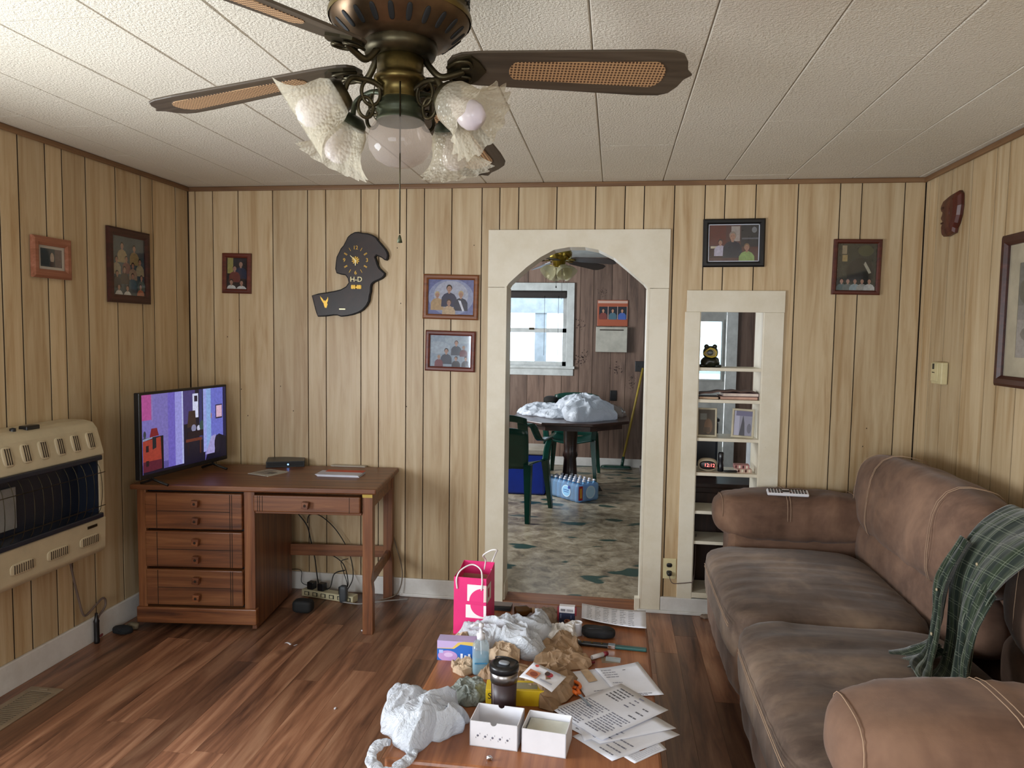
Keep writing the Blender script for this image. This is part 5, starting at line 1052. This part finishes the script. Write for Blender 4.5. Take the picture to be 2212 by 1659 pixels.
# scissors (orange handles showing)
t = thing('scissors', T_(1243, 1500), 'orange-handled scissors half under the papers', 'scissors', math.radians(-60))
M['orange'] = plain('orange_plastic', 'd8661c', .35)
for s_ in (-1, 1):
    MB().tube([(-.035+.024*math.cos(2*PI*i/16), s_*.016+.014*math.sin(2*PI*i/16), .012) for i in range(16)], .0055, 8, closed=True).build('finger_loop', M['orange'], t)
    MB().tube([(-.012, s_*.012, .012), (.02, s_*.003, .012)], .006, 8).build('handle', M['orange'], t)
    MB().prism([Vector(q) for q in ((.015, -s_*.002, .011), (.10, -s_*.004, .010), (.10, -s_*.001, .010), (.02, s_*.006, .011))], (0, 0, .0015)).build('blade', M['chrome'], t)
# cigarette packet
t = thing('cigarette_packet', T_(1224, 1348)+Vector((0, .02, 0)), 'white and navy card packet standing at the back of the table', 'packet', math.radians(-2))
B('carton', plain('navy_carton', '1f2c4c', .45), (-.030, -.012, 0), (.030, .012, .040), t, .001); B('lid', M['white'], (-.030, -.012, .040), (.030, .012, .066), t, .001); B('side_stripe', plain('red_card', '8c1f2c', .5), (-.0375, -.008, .006), (-.030, .014, .058), t); B('side_stripe', MATS['red_card'], (.030, -.008, .03), (.036, .014, .06), t)
p = Pic(.06, .066, -.0123, .0002)
for i in range(5): p.rect(.10+.06*i, .70, .145+.06*i, .84, '54525c')
for i in range(6): p.rect(.50+.07*i, .70, .53+.07*i, .84, '54525c')
p.ell(.55, .14, .22, .12, 'a87458').ell(.5, .16, .1, .07, '5a2c24').rect(.1, .3, .14, .56, '8a94b4').rect(.75, .3, .8, .5, '5a6894'); o = p.mb.build('printed_front', M['paper_print'], t); o.location = (0, 0, .033)
# small cup, pouch, comb, lip balm
t = thing('small_white_cup', T_(1247, 1372), 'small white paper cup left of the black pouch', 'cup'); MB().lathe([(.013, 0), (.017, .002), (.0165, .045), (.0185, .047), (.0185, .05), (.0155, .05), (.0145, .006), (0, .006)], 24).build('cup', M['white'], t)
t = thing('black_pouch', T_(1292, 1382)+Vector((0, .03, 0)), 'soft black zip pouch in front of the printed leaflet', 'pouch', math.radians(-4))
MB().sbox((0, 0, .018), (.062, .034, .018), 3.2, 18, fn=lambda w, q: .003*nz(w, 40)).build('pouch_body', plain('black_cloth', '0d0d10', .85), t); MB().tube([(-.055, -.015, .032), (.0, -.018, .037), (.055, -.012, .031)], .0015, 5).build('zip', M['black'], t)
t = thing('folding_comb', T_(1318, 1400), 'long dark teal folding comb at the right side of the table', 'comb', math.radians(-4))
M['teal'] = plain('dark_teal_plastic', '23514e', .3); B('comb_body', M['teal'], (.0, -.010, .002), (.128, .010, .012), t, .003); B('handle', M['black'], (-.125, -.011, .002), (.0, .011, .014), t, .004); B('metal_collar', M['chrome'], (-.008, -.0115, .002), (.018, .0115, .0142), t, .001)
for i in range(3): MB().lathe([(.005, .014), (.004, .016), (0, .016)], 10, Matrix.Translation((-.10+i*.035, 0, 0))).build('rivet', M['brass'], t)
t = thing('lip_balm', T_(1294, 1421), 'white and dark red tube below the dark teal comb', 'tube', math.radians(40)); q = Matrix.Rotation(PI/2, 4, 'Y')
MB().lathe([(.007, -.032), (.0075, -.03), (.0075, .018)], 14, Matrix.Translation((0, 0, .0085)) @ q).build('tube_body', M['white'], t); MB().lathe([(.0078, .018), (.0078, .036), (.006, .038)], 14, Matrix.Translation((0, 0, .0085)) @ q).build('cap', plain('dark_red_plastic', '6d1424', .35), t)
tag(B('clear_lighter', M['clearpl'], (0, 0, 0), (.05, .016, .010)), 'small clear plastic piece beside the red and white tube', 'plastic piece'); o = bpy.data.objects['clear_lighter']; o.location = T_(1308, 1428); o.rotation_euler = (0, 0, -.1)
tag(B('cellophane_wrapper', frosted('cellophane', 'f0ece4', .7, 'c8bca8', 0, .15, .2), (0, 0, 0), (.06, .045, .0012)), 'flat clear cellophane wrapper lying below the comb', 'wrapper'); o = bpy.data.objects['cellophane_wrapper']; o.location = T_(1300, 1432); o.rotation_euler = (0, 0, .1)
tag(MB().tube([T_(1268, 1433, .006), T_(1284, 1430, .006)], .005, 8).build('red_pen_cap', MATS['dark_red_plastic']), 'short red pen cap near the brown paper', 'pen cap')
t = thing('black_device', T_(1082, 1312)+Vector((0, -.01, 0)), 'flat black device with a grey top at the far table edge', 'device', 0); B('case', M['blackm'], (-.045, -.03, 0), (.045, .03, .014), t, .002); B('grey_lid', plain('taupe_plastic', '6e6058', .4), (-.045, -.012, .014), (.045, .03, .0165), t)
t = thing('amber_bottle', T_(1128, 1330), 'small amber bottle lying behind the big white bag', 'bottle', .3); q = Matrix.Translation((0, 0, .02)) @ Matrix.Rotation(PI/2, 4, 'Y'); MB().lathe([(.018, -.03), (.02, -.026), (.02, .018), (.01, .03), (.009, .04)], 16, q).build('bottle_body', plain('amber_plastic', '5a3c18', .25), t); MB().lathe([(.011, .038), (.011, .05), (0, .05)], 14, q).build('cap', M['kraftl'], t)
# printed sheets
M['ink'] = plain('grey_ink_lines', '7c7f92', .7, var=.02); M['ink2'] = plain('dark_ink_lines', '62646f', .7, var=.02)
def sheet(label, cs, z, lines=(), curl=.0, name='printed_sheet', mat='paper', seed=0):
    """cs: four photo points on the table plane (tl, tr, br, bl); lines: (u0,u1,v0,v1,count,ink)"""
    c4 = [T_(x, y, z) for x, y in cs]; c = sum(c4, Vector())/4; c4 = [p-c for p in c4]
    t = thing(name, c, label, 'paper')
    def S(u, v, up=0):
        p = c4[0]*(1-u)*(1-v)+c4[1]*u*(1-v)+c4[2]*u*v+c4[3]*(1-u)*v; return p+Vector((0, 0, up+curl*(u-.5)**2*2+.0012*nz((u*2, v*2, seed), 1, seed)))
    MB().grid(lambda u, v: S(u, 1-v), 10, 8, thick=.0004).build('sheet', M[mat], t)
    for ink in ('ink', 'ink2'):
        m = MB()
        for (u0, u1, v0, v1, n_, k) in lines:
            if k != ink: continue
            for i in range(n_):
                v = v0+(v1-v0)*i/max(1, n_-1); ue = u1-(u1-u0)*.35*random.random()**3; h_ = (v1-v0)/max(1, n_-1)*.42 if n_ > 1 else .02
                h_ = min(h_, .022); a = u0
                while a < ue-.01:
                    b = min(a+random.uniform(.03, .10), ue); m.add([S(a, v, .0005), S(a, v+h_, .0005), S(b, v+h_, .0005), S(b, v, .0005)], [(0, 1, 2, 3)]); a = b+.012
        if m.v: m.build('printed_lines', M[ink], t)['kind'] = 'stuff'
    return t
sheet('printed sheet lowest of the pile, poking out at the bottom', [(1345, 1634), (1422, 1600), (1440, 1618), (1371, 1649)], .0006, [(.1, .9, .2, .8, 5, 'ink')], seed=1)
sheet('plain grey-white sheet, its right corner sticking out furthest', [(1372, 1540), (1469, 1587), (1322, 1644), (1236, 1590)], .0018, [(.55, .9, .6, .9, 4, 'ink')], seed=2)
sheet('printed sheet just under the top page of the front pile', [(1362, 1515), (1461, 1573), (1296, 1606), (1215, 1565)], .0036, [(.25, .95, .80, .93, 3, 'ink2'), (.5, .9, .6, .75, 3, 'ink')], seed=3)
sheet('pale yellow sheet left of the front pile', [(1225, 1520), (1285, 1508), (1320, 1585), (1262, 1600)], .0046, [], mat='paper', seed=7)
sheet('white printed page with two columns at upper right of the papers', [(1285, 1446), (1378, 1431), (1434, 1502), (1335, 1503)], .0040, [(.08, .4, .10, .35, 4, 'ink'), (.12, .35, .55, .8, 3, 'ink'), (.55, .62, .15, .85, 1, 'ink2'), (.2, .8, .93, .97, 2, 'ink2')], seed=4, curl=.006)
sheet('white envelope-like sheet with a clear window, left of the two-column page', [(1229, 1452), (1292, 1444), (1352, 1500), (1270, 1512)], .0030, [(.3, .7, .75, .9, 3, 'ink')], seed=5)
tag(MB().add([T_(1253, 1447, .0052), T_(1270, 1445, .0052), T_(1291, 1470, .0052), T_(1272, 1474, .0052), T_(1253, 1447, .0056), T_(1270, 1445, .0056), T_(1291, 1470, .0056), T_(1272, 1474, .0056)], [(0, 1, 2, 3), (7, 6, 5, 4), (0, 4, 5, 1), (1, 5, 6, 2), (2, 6, 7, 3), (3, 7, 4, 0)]).build('tan_strip_card', M['kraftl']), 'small tan card strip lying on the white sheet', 'card')
sheet('top page of the front pile, dense small print and handwriting', [(1342, 1477), (1444, 1535), (1300, 1600), (1192, 1533)], .0066, [(.06, .5, .52, .95, 12, 'ink'), (.55, .92, .52, .90, 10, 'ink'), (.12, .4, .08, .3, 5, 'ink2'), (.5, .62, .06, .3, 4, 'ink'), (.75, .9, .2, .42, 3, 'ink2')], seed=6, curl=.004)
sheet('folded leaflet of dense columns at the far right table corner', [(1257, 1306), (1395, 1322), (1396, 1361), (1256, 1338)], .012, [(.08+.13*k, .17+.13*k, .10, .9, 9, 'ink2') for k in range(6)], curl=.012, seed=8)
# ---------------------------------------------------------------- things on the shelf unit
FQ = Matrix.Rotation(PI/2, 4, 'X')
t = thing('frog_figurine', (.522, .07, SHZ[0]), 'dark frog figurine with a wide yellow mouth, top shelf', 'figurine', -.15)
dk_ = plain('dark_green_glaze', '1a1c12', .3)
MB().sbox((0, 0, .028), (.050, .04, .030), 2.4, 12, fn=lambda w, q: .006*nz(w, 40)).build('body', dk_, t); MB().sbox((0, -.004, .080), (.040, .034, .036), 2.3, 14).build('head', dk_, t)
for s_ in (-1, 1): MB().sbox((s_*.022, -.006, .112), (.013, .013, .013), 2, 8).build('eye', dk_, t); MB().sbox((s_*.042, -.02, .008), (.020, .022, .009), 2.5, 8).build('foot', dk_, t)
MB().tube([Vector((x, -.040, z+.078)) for x, z in ((-.034, -.004), (-.020, .012), (0, .026), (.020, .020), (.032, .006), (.030, -.016), (.010, -.022), (-.014, -.018))], .005, 8, closed=True).build('lips', plain('yellow_ochre_glaze', 'a8902c', .35), t)
MB().prism([Vector((x, -.036, z+.078)) for x, z in ((-.034, -.004), (-.020, .012), (0, .026), (.020, .020), (.032, .006), (.030, -.016), (.010, -.022), (-.014, -.018))][::-1], (0, .01, 0)).build('mouth', plain('dull_yellow_glaze', '6f5c1c', .4), t)
def book(label, x, y, z, w, d, h, c, pc='c8b4a4', rz=0, soft=False):
    t = thing('book', (x, y, z), label, 'book', rz, 'books lying on the second shelf'); k = .0025
    m = MB().box((-w/2, -d/2, 0), (w/2, d/2, k)); m.box((-w/2, -d/2, h-k), (w/2, d/2, h)); m.box((w/2-k, -d/2, 0), (w/2, d/2, h)); m.build('cover', plain('cover_'+c, c, .6), t); B('page_block', plain('pages_'+pc, pc, .8, var=.12), (-w/2+.003, -d/2+.003, k), (w/2-k, d/2-.003, h-k), t); return t
zb = SHZ[1]; book('lowest thick hardback on the second shelf, pinkish pages', .672, .08, zb, .20, .13, .017, '7a5a4c', 'c09a88'); book('upper hardback with white page edges on the second shelf', .680, .075, zb+.017, .19, .125, .020, '4c3034', 'd4c4b8', .03)
book('small paperback left of the stacked hardbacks, second shelf', .515, .07, zb, .105, .12, .014, '5c4638', 'b89c80', -.04)
tag(MB().grid(lambda u, v: (.462+.30*u, .02+.10*v, zb+.030+.022*math.sin(min(1, u*1.6)*PI/2)-.006*u+.002*math.sin(u*23)), 40, 6, thick=.007).build('magazine', plain('worn_magazine', '5a4640', .6, var=.3)), 'floppy worn magazine draped over the books on the second shelf', 'magazine')
def pp1(w, h): return Pic(w, h, -.0035).rect(0, 0, 1, 1, '4a4238').rect(.1, .6, .5, .85, '6b6c66').ell(.6, .35, .25, .3, '6c5440').rect(.3, .1, .7, .3, '55483a')
def pp2(w, h): return Pic(w, h, -.0035).rect(0, 0, 1, 1, '8c8c9c').rect(0, 0, .3, 1, 'a8a8bc').poly([(.3, 0), (.42, .5), (.5, .85), (.58, .5), (.62, 0)], '4c4c54').ell(.85, .3, .12, .2, '6c6c78').rect(.1, .8, 1, 1, '6c6a84')
M['creamf'] = plain('cream_frame_paint', 'bdb49c', .5)
a_ = picture('photo_frame', (.512, .055, SHZ[2]+.079), 0, .108, .158, .010, M['creamf'], 'thin cream frame with a dark picture, left end of the third shelf', pp1, .01, glazed=False); a_.rotation_euler = (math.radians(-6), 0, 0)
a_ = picture('photo_frame', (.705, .055, SHZ[2]+.079), 0, .118, .158, .012, M['creamf'], 'cream frame with a grey waterfall picture, right end of the third shelf', pp2, .01, glazed=False); a_.rotation_euler = (math.radians(-6), math.radians(2), math.radians(-6))
t = thing('clock_radio', (.522, .035, SHZ[3]), 'small cream clock radio with red digits on the fourth shelf', 'clock', math.radians(-6))
MB().sbox((0, .02, .036), (.053, .035, .036), 2.6, 18).build('case', plain('cream_case', 'b8ab94', .4), t); MB().sbox((0, -.012, .036), (.043, .008, .024), 2.4, 14).build('display', M['black'], t)
g = N('red_led_digits'); g.b.inputs['Emission Color'].default_value = lin('ff3020'); g.b.inputs['Emission Strength'].default_value = 3; M['led_r'] = g.m
text('12:12', .026, Matrix.Translation((.010, -.0212, .037)) @ FR, 'digits', M['led_r'], t, .0001)
t = thing('black_spray_bottle', (.594, .05, SHZ[3]), 'narrow black bottle right of the clock radio', 'bottle'); MB().lathe([(.015, 0), (.017, .004), (.016, .03), (.013, .05), (.015, .065), (.016, .10), (.012, .107), (0, .108)], 18).build('bottle_body', plain('glossy_black', '0c0e16', .25), t)
for i, (c, lb) in enumerate((('b89c8c', 'lowest small striped card box at the right of the fourth shelf'), ('a87470', 'upper small pink card box at the right of the fourth shelf'))):
    t = thing('card_box', (.715-.01*i, .06, SHZ[3]+.022*i), lb, 'box', .1-.15*i); B('carton', plain('card_'+c, c, .5), (-.040, -.03, 0), (.040, .03, .021), t, .001)
    for k in range(4): B('printed_stripe', M['trim'] if k % 2 else M['carv'], (-.035+.019*k, -.0305, .003), (-.026+.019*k, -.030, .018), t)
t = thing('black_knife_case', (.655, .035, SHZ[3]), 'thin black strap-like case lying on the fourth shelf', 'case', .1); MB().sbox((0, 0, .006), (.05, .012, .006), 3, 8).build('case_body', M['black'], t)
# ---------------------------------------------------------------- kitchen things
M['green'] = plain('dark_green_plastic', '0d3a30', .25, var=.05)
def garden_chair(loc, rz, label):
    t = thing('garden_chair', loc, label, 'chair', rz)      # faces +y, back at -y
    m = MB(); m.grid(lambda u, v: ((u-.5)*(.44+.06*v), -.20+.42*v, .415+.022*math.cos((u-.5)*5)*-1+.03*(v**3)*-.6+.02), 14, 12, thick=.008); m.build('seat', M['green'], t)
    def back(u, v):
        w = .44+.06*math.sin(v*PI*.6); return ((u-.5)*w, -.20-.14*v-.05*math.cos((u-.5)*PI)*.8, .42+.46*v-.03*(abs(u-.5)*2)**3*v)
    sl = MB()
    for (u0, u1, v0, v1) in ((.0, 1, .88, 1), (.0, 1, 0, .76), (.0, .16, .76, .88), (.84, 1, .76, .88), (.46, .54, .76, .88)):
        sl.grid(lambda u, v, u0=u0, u1=u1, v0=v0, v1=v1: back(u0+(u1-u0)*u, v0+(v1-v0)*v), 10, 6, thick=.007)
    sl.build('backrest', M['green'], t)
    for s_ in (-1, 1):
        a = MB(); pth = spline([(s_*.235, -.30, .80), (s_*.265, -.24, .80), (s_*.285, -.10, .665), (s_*.29, .10, .655), (s_*.285, .20, .63), (s_*.26, .215, .55), (s_*.245, .21, .44)], 7)
        n = len(pth)
        a.grid(lambda u, v: pth[min(int(v*(n-1)), n-1)]+Vector((s_*.030*(u-.5)*2, 0, -.006*abs(u-.5))), 4, n-1, thick=.014); a.build('armrest', M['green'], t)
        for (tp_, bt, w) in (((s_*.235, .20, .44), (s_*.275, .27, 0), .028), ((s_*.22, -.22, .46), (s_*.26, -.32, 0), .030)):
            l = MB(); tp_, bt = Vector(tp_), Vector(bt); l.prism([tp_+Vector((-w, -.012, 0)), tp_+Vector((w, -.012, 0)), bt+Vector((w*.55, -.012, 0)), bt+Vector((-w*.55, -.012, 0))], (0, .010, 0)); l.prism([tp_+Vector((s_*w-.004, -.012, 0)), tp_+Vector((s_*w-.004, .04, 0)), bt+Vector((s_*w*.5-.004, .025, 0)), bt+Vector((s_*w*.5-.004, -.012, 0))], (.008, 0, 0)); l.build('leg', M['green'], t)
    return t
garden_chair((-.85, 2.09, 0), math.radians(-12), 'dark green plastic armchair at the left of the kitchen doorway view')
garden_chair((-.42, 3.72, 0), math.radians(176), 'dark green plastic chair behind the kitchen table')
t = thing('kitchen_table', (-.40, 3.0, 0), 'octagonal dark pedestal table in the kitchen', 'table', PI/8)
M['ktop'] = wood('dark_table_wood', '1c100c', '33201a', '4a3028', .3, 0, 1); oc = lambda r_, z: [Vector((r_*math.cos(2*PI*i/8), r_*math.sin(2*PI*i/8), z)) for i in range(8)]
MB().prism(oc(.60, .705), (0, 0, .028)).build('table_top', M['ktop'], t, .008); MB().prism(oc(.53, .655), (0, 0, .05)).build('apron', M['ktop'], t); MB().lathe([(.10, .655), (.07, .62), (.062, .40), (.075, .36), (.06, .33), (.075, .12), (.12, .08)], 20).build('pedestal', M['ktop'], t)
for k in range(4): q = Matrix.Rotation(k*PI/2, 4, 'Z'); MB().prism([q @ Vector(p) for p in ((.04, -.03, .14), (.30, -.03, .05), (.33, -.03, 0), (.28, -.03, 0), (.04, -.03, .06))], q.to_3x3() @ Vector((0, .06, 0))).build('pedestal_foot', M['ktop'], t)
def KC(pts, z, h, mat, seed, amp, sc, label, cat, name='plastic_bag', **k):
    ow = [at(x, y, Z=z+dz) for x, y, dz in pts]; c = sum(ow, Vector())/len(ow); c.z = z; t = thing(name, c, label, cat); crumple('film', [Vector((p.x-c.x, p.y-c.y, 0)) for p in ow], h, mat, seed, amp, sc, t, **k); return t
zt = .733
KC([(1210, 905, 0), (1225, 880, .1), (1262, 868, .1), (1300, 885, .06), (1315, 900, 0), (1270, 912, 0), (1235, 912, 0)], zt, .21, M['bag'], 41, .07, 5, 'big puffy white plastic bag on the kitchen table', 'plastic bag', nth=110, nr=34)
KC([(1120, 893, 0), (1135, 878, .05), (1185, 876, .05), (1225, 890, .0), (1215, 905, 0), (1160, 900, 0)], zt, .11, M['bag'], 42, .04, 9, 'lower white plastic bag at the left of the kitchen table', 'plastic bag', nth=90, nr=28)
KC([(1290, 900, 0), (1300, 882, .05), (1330, 882, .05), (1345, 897, 0), (1320, 903, 0)], zt, .09, frosted('thin_clear_film', 'e8e4e0', .5, 'b8aca4', 0, .2, .3), 43, .04, 9, 'thin clear plastic bag at the right of the kitchen table', 'plastic bag', nth=70, nr=20)
t = thing('white_carton', at(1160, 893, Z=zt)+Vector((0, -.05, 0)), 'long flat white carton at the front edge of the kitchen table', 'box'); B('carton', M['white'], (-.09, -.03, 0), (.09, .03, .03), t, .001)
tag(MB().sbox(at(1186, 868, Z=zt+.06)+Vector((0, .2, 0)), (.08, .07, .05), 2.4, 10).build('cap', plain('dark_cap_cloth', '17140f', .8)), 'dark cap behind the white bags on the kitchen table', 'cap')
# cooler
t = thing('cooler', (-.90, 2.95, 0), 'blue cooler with a beige lid behind the green armchair', 'cooler'); M['cblue'] = plain('cobalt_plastic', '0a2a86', .35)
B('body', M['cblue'], (-.28, -.17, 0), (.28, .17, .385), t, .02); B('lid', plain('beige_lid', 'a39a8c', .45), (-.29, -.18, .385), (.29, .18, .44), t, .012); B('handle', MATS['beige_lid'], (.28, -.10, .30), (.305, .10, .335), t, .006)
# water bottles in film
t = thing('bottled_water_pack', at(1248, 1087, Z=0)+Vector((0, .0, 0)), 'shrink-wrapped pack of small water bottles on the kitchen floor', 'water pack', math.radians(134))
M['water'] = frosted('blue_clear_bottle', 'a8dcf8', .35, '6fb4e0', 0, .06, .3); pw_, pl_ = 4, 7
first = None
for i in range(pl_):
    for j in range(pw_):
        x, y = .034+i*.064, -.034-j*.064
        if first is None:
            first = MB().lathe([(.026, 0), (.031, .006), (.031, .05), (.028, .055), (.031, .06), (.031, .13), (.022, .155), (.0125, .168), (.0125, .178)], 14).build('bottle', M['water'], t); cap_ = MB().lathe([(.0145, .176), (.0145, .190), (0, .191)], 12).build('cap', M['white'], first); first.location = (x, y, .001)
        else: b_ = inst(first, (x, y, .001)); inst(cap_, parent=b_)
B('film', frosted('printed_shrink_film', 'dcf0fc', .66, 'c0dcf0', 0, .08, .2), (-.002, -.26, 0), (.452, .002, .165), t, .02)
B('red_price_label', plain('red_label', '9c1c20', .5), (-.0035, -.055, .02), (-.0028, -.008, .15), t); B('yellow_label_text', plain('label_yellow', 'c8902c', .5), (-.0042, -.045, .04), (-.0036, -.02, .13), t)
p = Pic(.13, .11, 0, .0003); p.ell(.5, .5, .48, .5, 'cfe4f2', 24).ell(.5, .5, .42, .43, '8cc0e4', 24).rect(.2, .55, .8, .62, '3c5ca0').rect(.25, .4, .75, .46, '3c5ca0').ell(.8, .85, .12, .14, '2c3c90'); o = p.mb.build('round_label', M['paper_print'], t); o.location = (.16, .0045, .085); o.rotation_euler = (0, 0, PI)
p = Pic(.12, .12, 0, .0003); p.ell(.5, .5, .48, .5, 'b4c4cc', 24).ell(.5, .5, .38, .4, '9cbcd0', 24); o = p.mb.build('round_label', M['paper_print'], t); o.location = (-.0045, -.15, .085); o.rotation_euler = (0, 0, -PI/2)
# mop
t = thing('sponge_mop', at(1330, 1012, Z=0), 'mop with a yellow handle leaning on the far kitchen wall', 'mop'); hd = at(1343, 1003, Z=.05)-t.location; hd.z = .05; tp_ = at(1389, 795, Y=KY1-.03)-t.location
MB().tube([hd, tp_], .013, 10).build('handle', plain('yellow_mop_handle', 'a8903c', .4), t); MB().tube([hd+Vector((0, 0, -.04)), hd+(tp_-hd)*.08], .018, 10).build('socket', M['green'], t)
MB().sbox((0, 0, .02), (.17, .05, .018), 4, 10).build('mop_head', M['green'], t); MB().sbox((0, -.02, .008), (.18, .06, .008), 3, 12, fn=lambda w, q: .003*nz(w, 60)).build('mop_pad', plain('grey_pad', '4c5450', .95), t)
# wall things
def wbox(name, x0, y0, x1, y1, d, mat, label, cat): a = at(x0, y0, Y=KY1-.006); b = at(x1, y1, Y=KY1-.006); t = thing(name, ((a.x+b.x)/2, KY1-.006, (a.z+b.z)/2), label, cat); B('body', mat, (-(b.x-a.x)/2, -d, -(a.z-b.z)/2), ((b.x-a.x)/2, 0, (a.z-b.z)/2), t, .004); return t, (b.x-a.x), (a.z-b.z)
t, w, h = wbox('wall_calendar', 1291, 648, 1356, 705, .012, plain('orange_card', 'a8583c', .5), 'orange calendar picture with three family photos on the far kitchen wall', 'calendar')
p = Pic(w*.96, h*.94, -.0135, .0004).rect(0, 0, 1, 1, 'a5563a').rect(0, .9, 1, 1, 'c8a898')
for i in range(3): p.rect(.04+.32*i, .28, .33+.32*i, .76, '1c222c').rect(.335+.32*i, .26, .35+.32*i, .78, 'c4b8b0'); p.person(.18+.32*i, .60, .07, ('7a3c34', '4a6a78', '4460a8')[i])
p.mb.build('printed_page', M['paper_print'], t)
t, w, h = wbox('white_wall_box', 1288, 706, 1354, 761, .07, plain('ivory_wall_box', 'b3b0a4', .5), 'plain ivory calendar pages holder below the orange picture', 'wall box'); B('slot', M['groove'], (-w*.38, -.0715, h*.36), (w*.38, -.070, h*.40), t)
t, w, h = wbox('light_switch', 1372, 780, 1391, 803, .008, M['black'], 'black double light switch plate by the mop handle', 'light switch')
for s_ in (-1, 1): B('toggle', M['black'], (s_*.025-.004, -.02, -.01), (s_*.025+.004, -.008, .01), t)
t, w, h = wbox('wall_outlet', 1318, 843, 1332, 866, .008, M['black'], 'black outlet plate above the kitchen table', 'outlet'); B('socket', M['blackm'], (-.015, -.011, -.035), (.015, -.008, -.008), t); B('socket', M['blackm'], (-.015, -.011, .008), (.015, -.008, .035), t)
# floral sprigs printed on the pine panelling
sm = plain('brown_sprig_print', '3b2a24', .7)
for (x, y, k) in ((1250, 700, 1), (1258, 770, 1.2), (1250, 778, 1), (1330, 795, 1.1), (1362, 830, .8), (1300, 632, .8), (1366, 815, .6)):
    c = at(x, y, Y=KY1-.0072); m = MB(); rnd = random.Random(x)
    for i in range(26):
        a = rnd.uniform(0, 2*PI); r_ = rnd.uniform(0, .07)*k; e = c+Vector((r_*math.cos(a)*1.1, 0, r_*math.sin(a))); s_ = rnd.uniform(.004, .011)*k
        m.add([e+Vector((s_*math.cos(q)*(1 if q_ % 2 else .5), 0, s_*math.sin(q)*(1 if q_ % 2 else .5))) for q_, q in enumerate([2*PI*j/6 for j in range(6)])], [(0, 1, 2, 3, 4, 5)])
    m.build('printed_sprig', sm, wkb)['kind'] = 'stuff'
# kitchen ceiling fan
kf = thing('ceiling_fan', (-.50, 2.45, KH-.01), 'small brass kitchen ceiling fan with dark blades beyond the archway', 'ceiling fan')
MB().lathe([(.07, 0), (.07, -.03), (.02, -.05), (.02, -.11), (.10, -.12), (.115, -.15), (.11, -.20), (.06, -.225), (.05, -.27), (.03, -.28)], 28).build('motor_housing', plain('polished_brass', '9c8438', .25, .9), kf)
kb_ = None
for k in range(5):
    q = Matrix.Rotation(-.45+k*2*PI/5, 4, 'Z') @ Matrix.Translation((.11, 0, -.215)) @ Matrix.Rotation(math.radians(5), 4, 'Y') @ Matrix.Rotation(math.radians(-16), 4, 'X')
    if kb_ is None:
        kb_ = MB().prism([Vector(p) for p in ((.02, .03, 0), (.08, .055, 0), (.38, .065, 0), (.42, .05, 0), (.44, 0, 0), (.42, -.05, 0), (.38, -.065, 0), (.08, -.055, 0), (.02, -.03, 0))], (0, 0, .006)).build('blade', plain('dark_brown_blade', '2b2320', .45), kf); kb_.matrix_local = q
        ki_ = MB().box((-.03, -.012, -.008), (.05, .012, 0)).build('blade_iron', MATS['polished_brass'], kb_)
    else: b_ = inst(kb_, parent=kf); b_.matrix_local = q; inst(ki_, parent=b_)
kg = None
for k in range(4):
    a = .5+k*PI/2; d = Vector((math.cos(a)*.75, math.sin(a)*.75, -.7)).normalized(); q = Matrix.Translation((.05*math.cos(a), .05*math.sin(a), -.275)) @ d.to_track_quat('Z', 'X').to_matrix().to_4x4()
    kg = MB().lathe([(.018, 0), (.036, .012), (.058, .040), (.068, .072), (.07, .10)], 24, q, cap=False).build('glass_shade', frosted('amber_clear_glass', 'e4dcc0', .3, 'b4b094', 0, .08, .3) if not kg else kg.data.materials[0], kf)
for dx in (-.02, .03): MB().tube([(dx, -.03, -.27), (dx, -.03, -.44 if dx < 0 else -.56)], .0015, 5).build('pull_chain', M['blackm'], kf)
MB().lathe([(.004, 0), (.006, .006), (.003, .02)], 8, Matrix.Translation((-.02, -.03, -.46))).build('chain_pull', M['blackm'], kf)
# stove, dark bin and low cupboard seen through the shelf
t = thing('stove', (1.42, 1.75, 0), 'white kitchen stove with dark burner grates, seen through the shelf', 'stove'); en = plain('white_enamel', 'b8bcbe', .25)
B('body', plain('grey_side_enamel', '4d4a46', .5), (-.30, -.35, .04), (.40, .33, .88), t, .01); B('front_panel', en, (-.335, -.36, .04), (-.295, .34, .86), t, .006); B('cooktop', en, (-.34, -.36, .87), (.40, .34, .905), t, .008); B('control_panel', en, (-.345, -.36, .80), (-.30, .34, .90), t, .01)
for i in range(4): MB().lathe([(.02, 0), (.018, .025), (0, .026)], 12, Matrix.Translation((-.345, -.22+i*.14, .845)) @ Matrix.Rotation(-PI/2, 4, 'Y')).build('control_knob', M['black'], t)
for ix in (-.15, .20):
    for iy in (-.18, .16):
        m = MB()
        for k in range(4): m.box((ix-.12+k*.08-.006, iy-.13, .905), (ix-.12+k*.08+.006, iy+.13, .935))
        m.box((ix-.13, iy-.006, .925), (ix+.13, iy+.006, .945)); m.build('burner_grate', M['blackm'], t)
t = thing('wooden_cupboard', (.78, .46, 0), 'low dark brown cupboard standing behind the shelf unit', 'cupboard'); M['cup'] = wood('dark_cupboard_wood', '1e0f0a', '351d13', '4a2a1c', .4, 2, 1)
B('body', M['cup'], (-.58, -.22, 0), (.7, .25, .66), t, .004); B('top', M['cup'], (-.60, -.235, .66), (.72, .27, .685), t, .004)
for i in range(3): B('door', M['cup'], (-.56+i*.42, -.232, .05), (-.17+i*.42, -.22, .63), t, .003)
t = thing('dark_blue_bin', (.60, .56, .685), 'dark navy plastic bin on the low cupboard behind the shelf unit', 'bin'); B('body', plain('navy_plastic', '0b1220', .4), (-.15, -.09, 0), (.035, .11, .33), t, .015); B('lid', plain('navy_plastic', '0b1220', .4), (-.155, -.095, .33), (.04, .115, .35), t, .006)
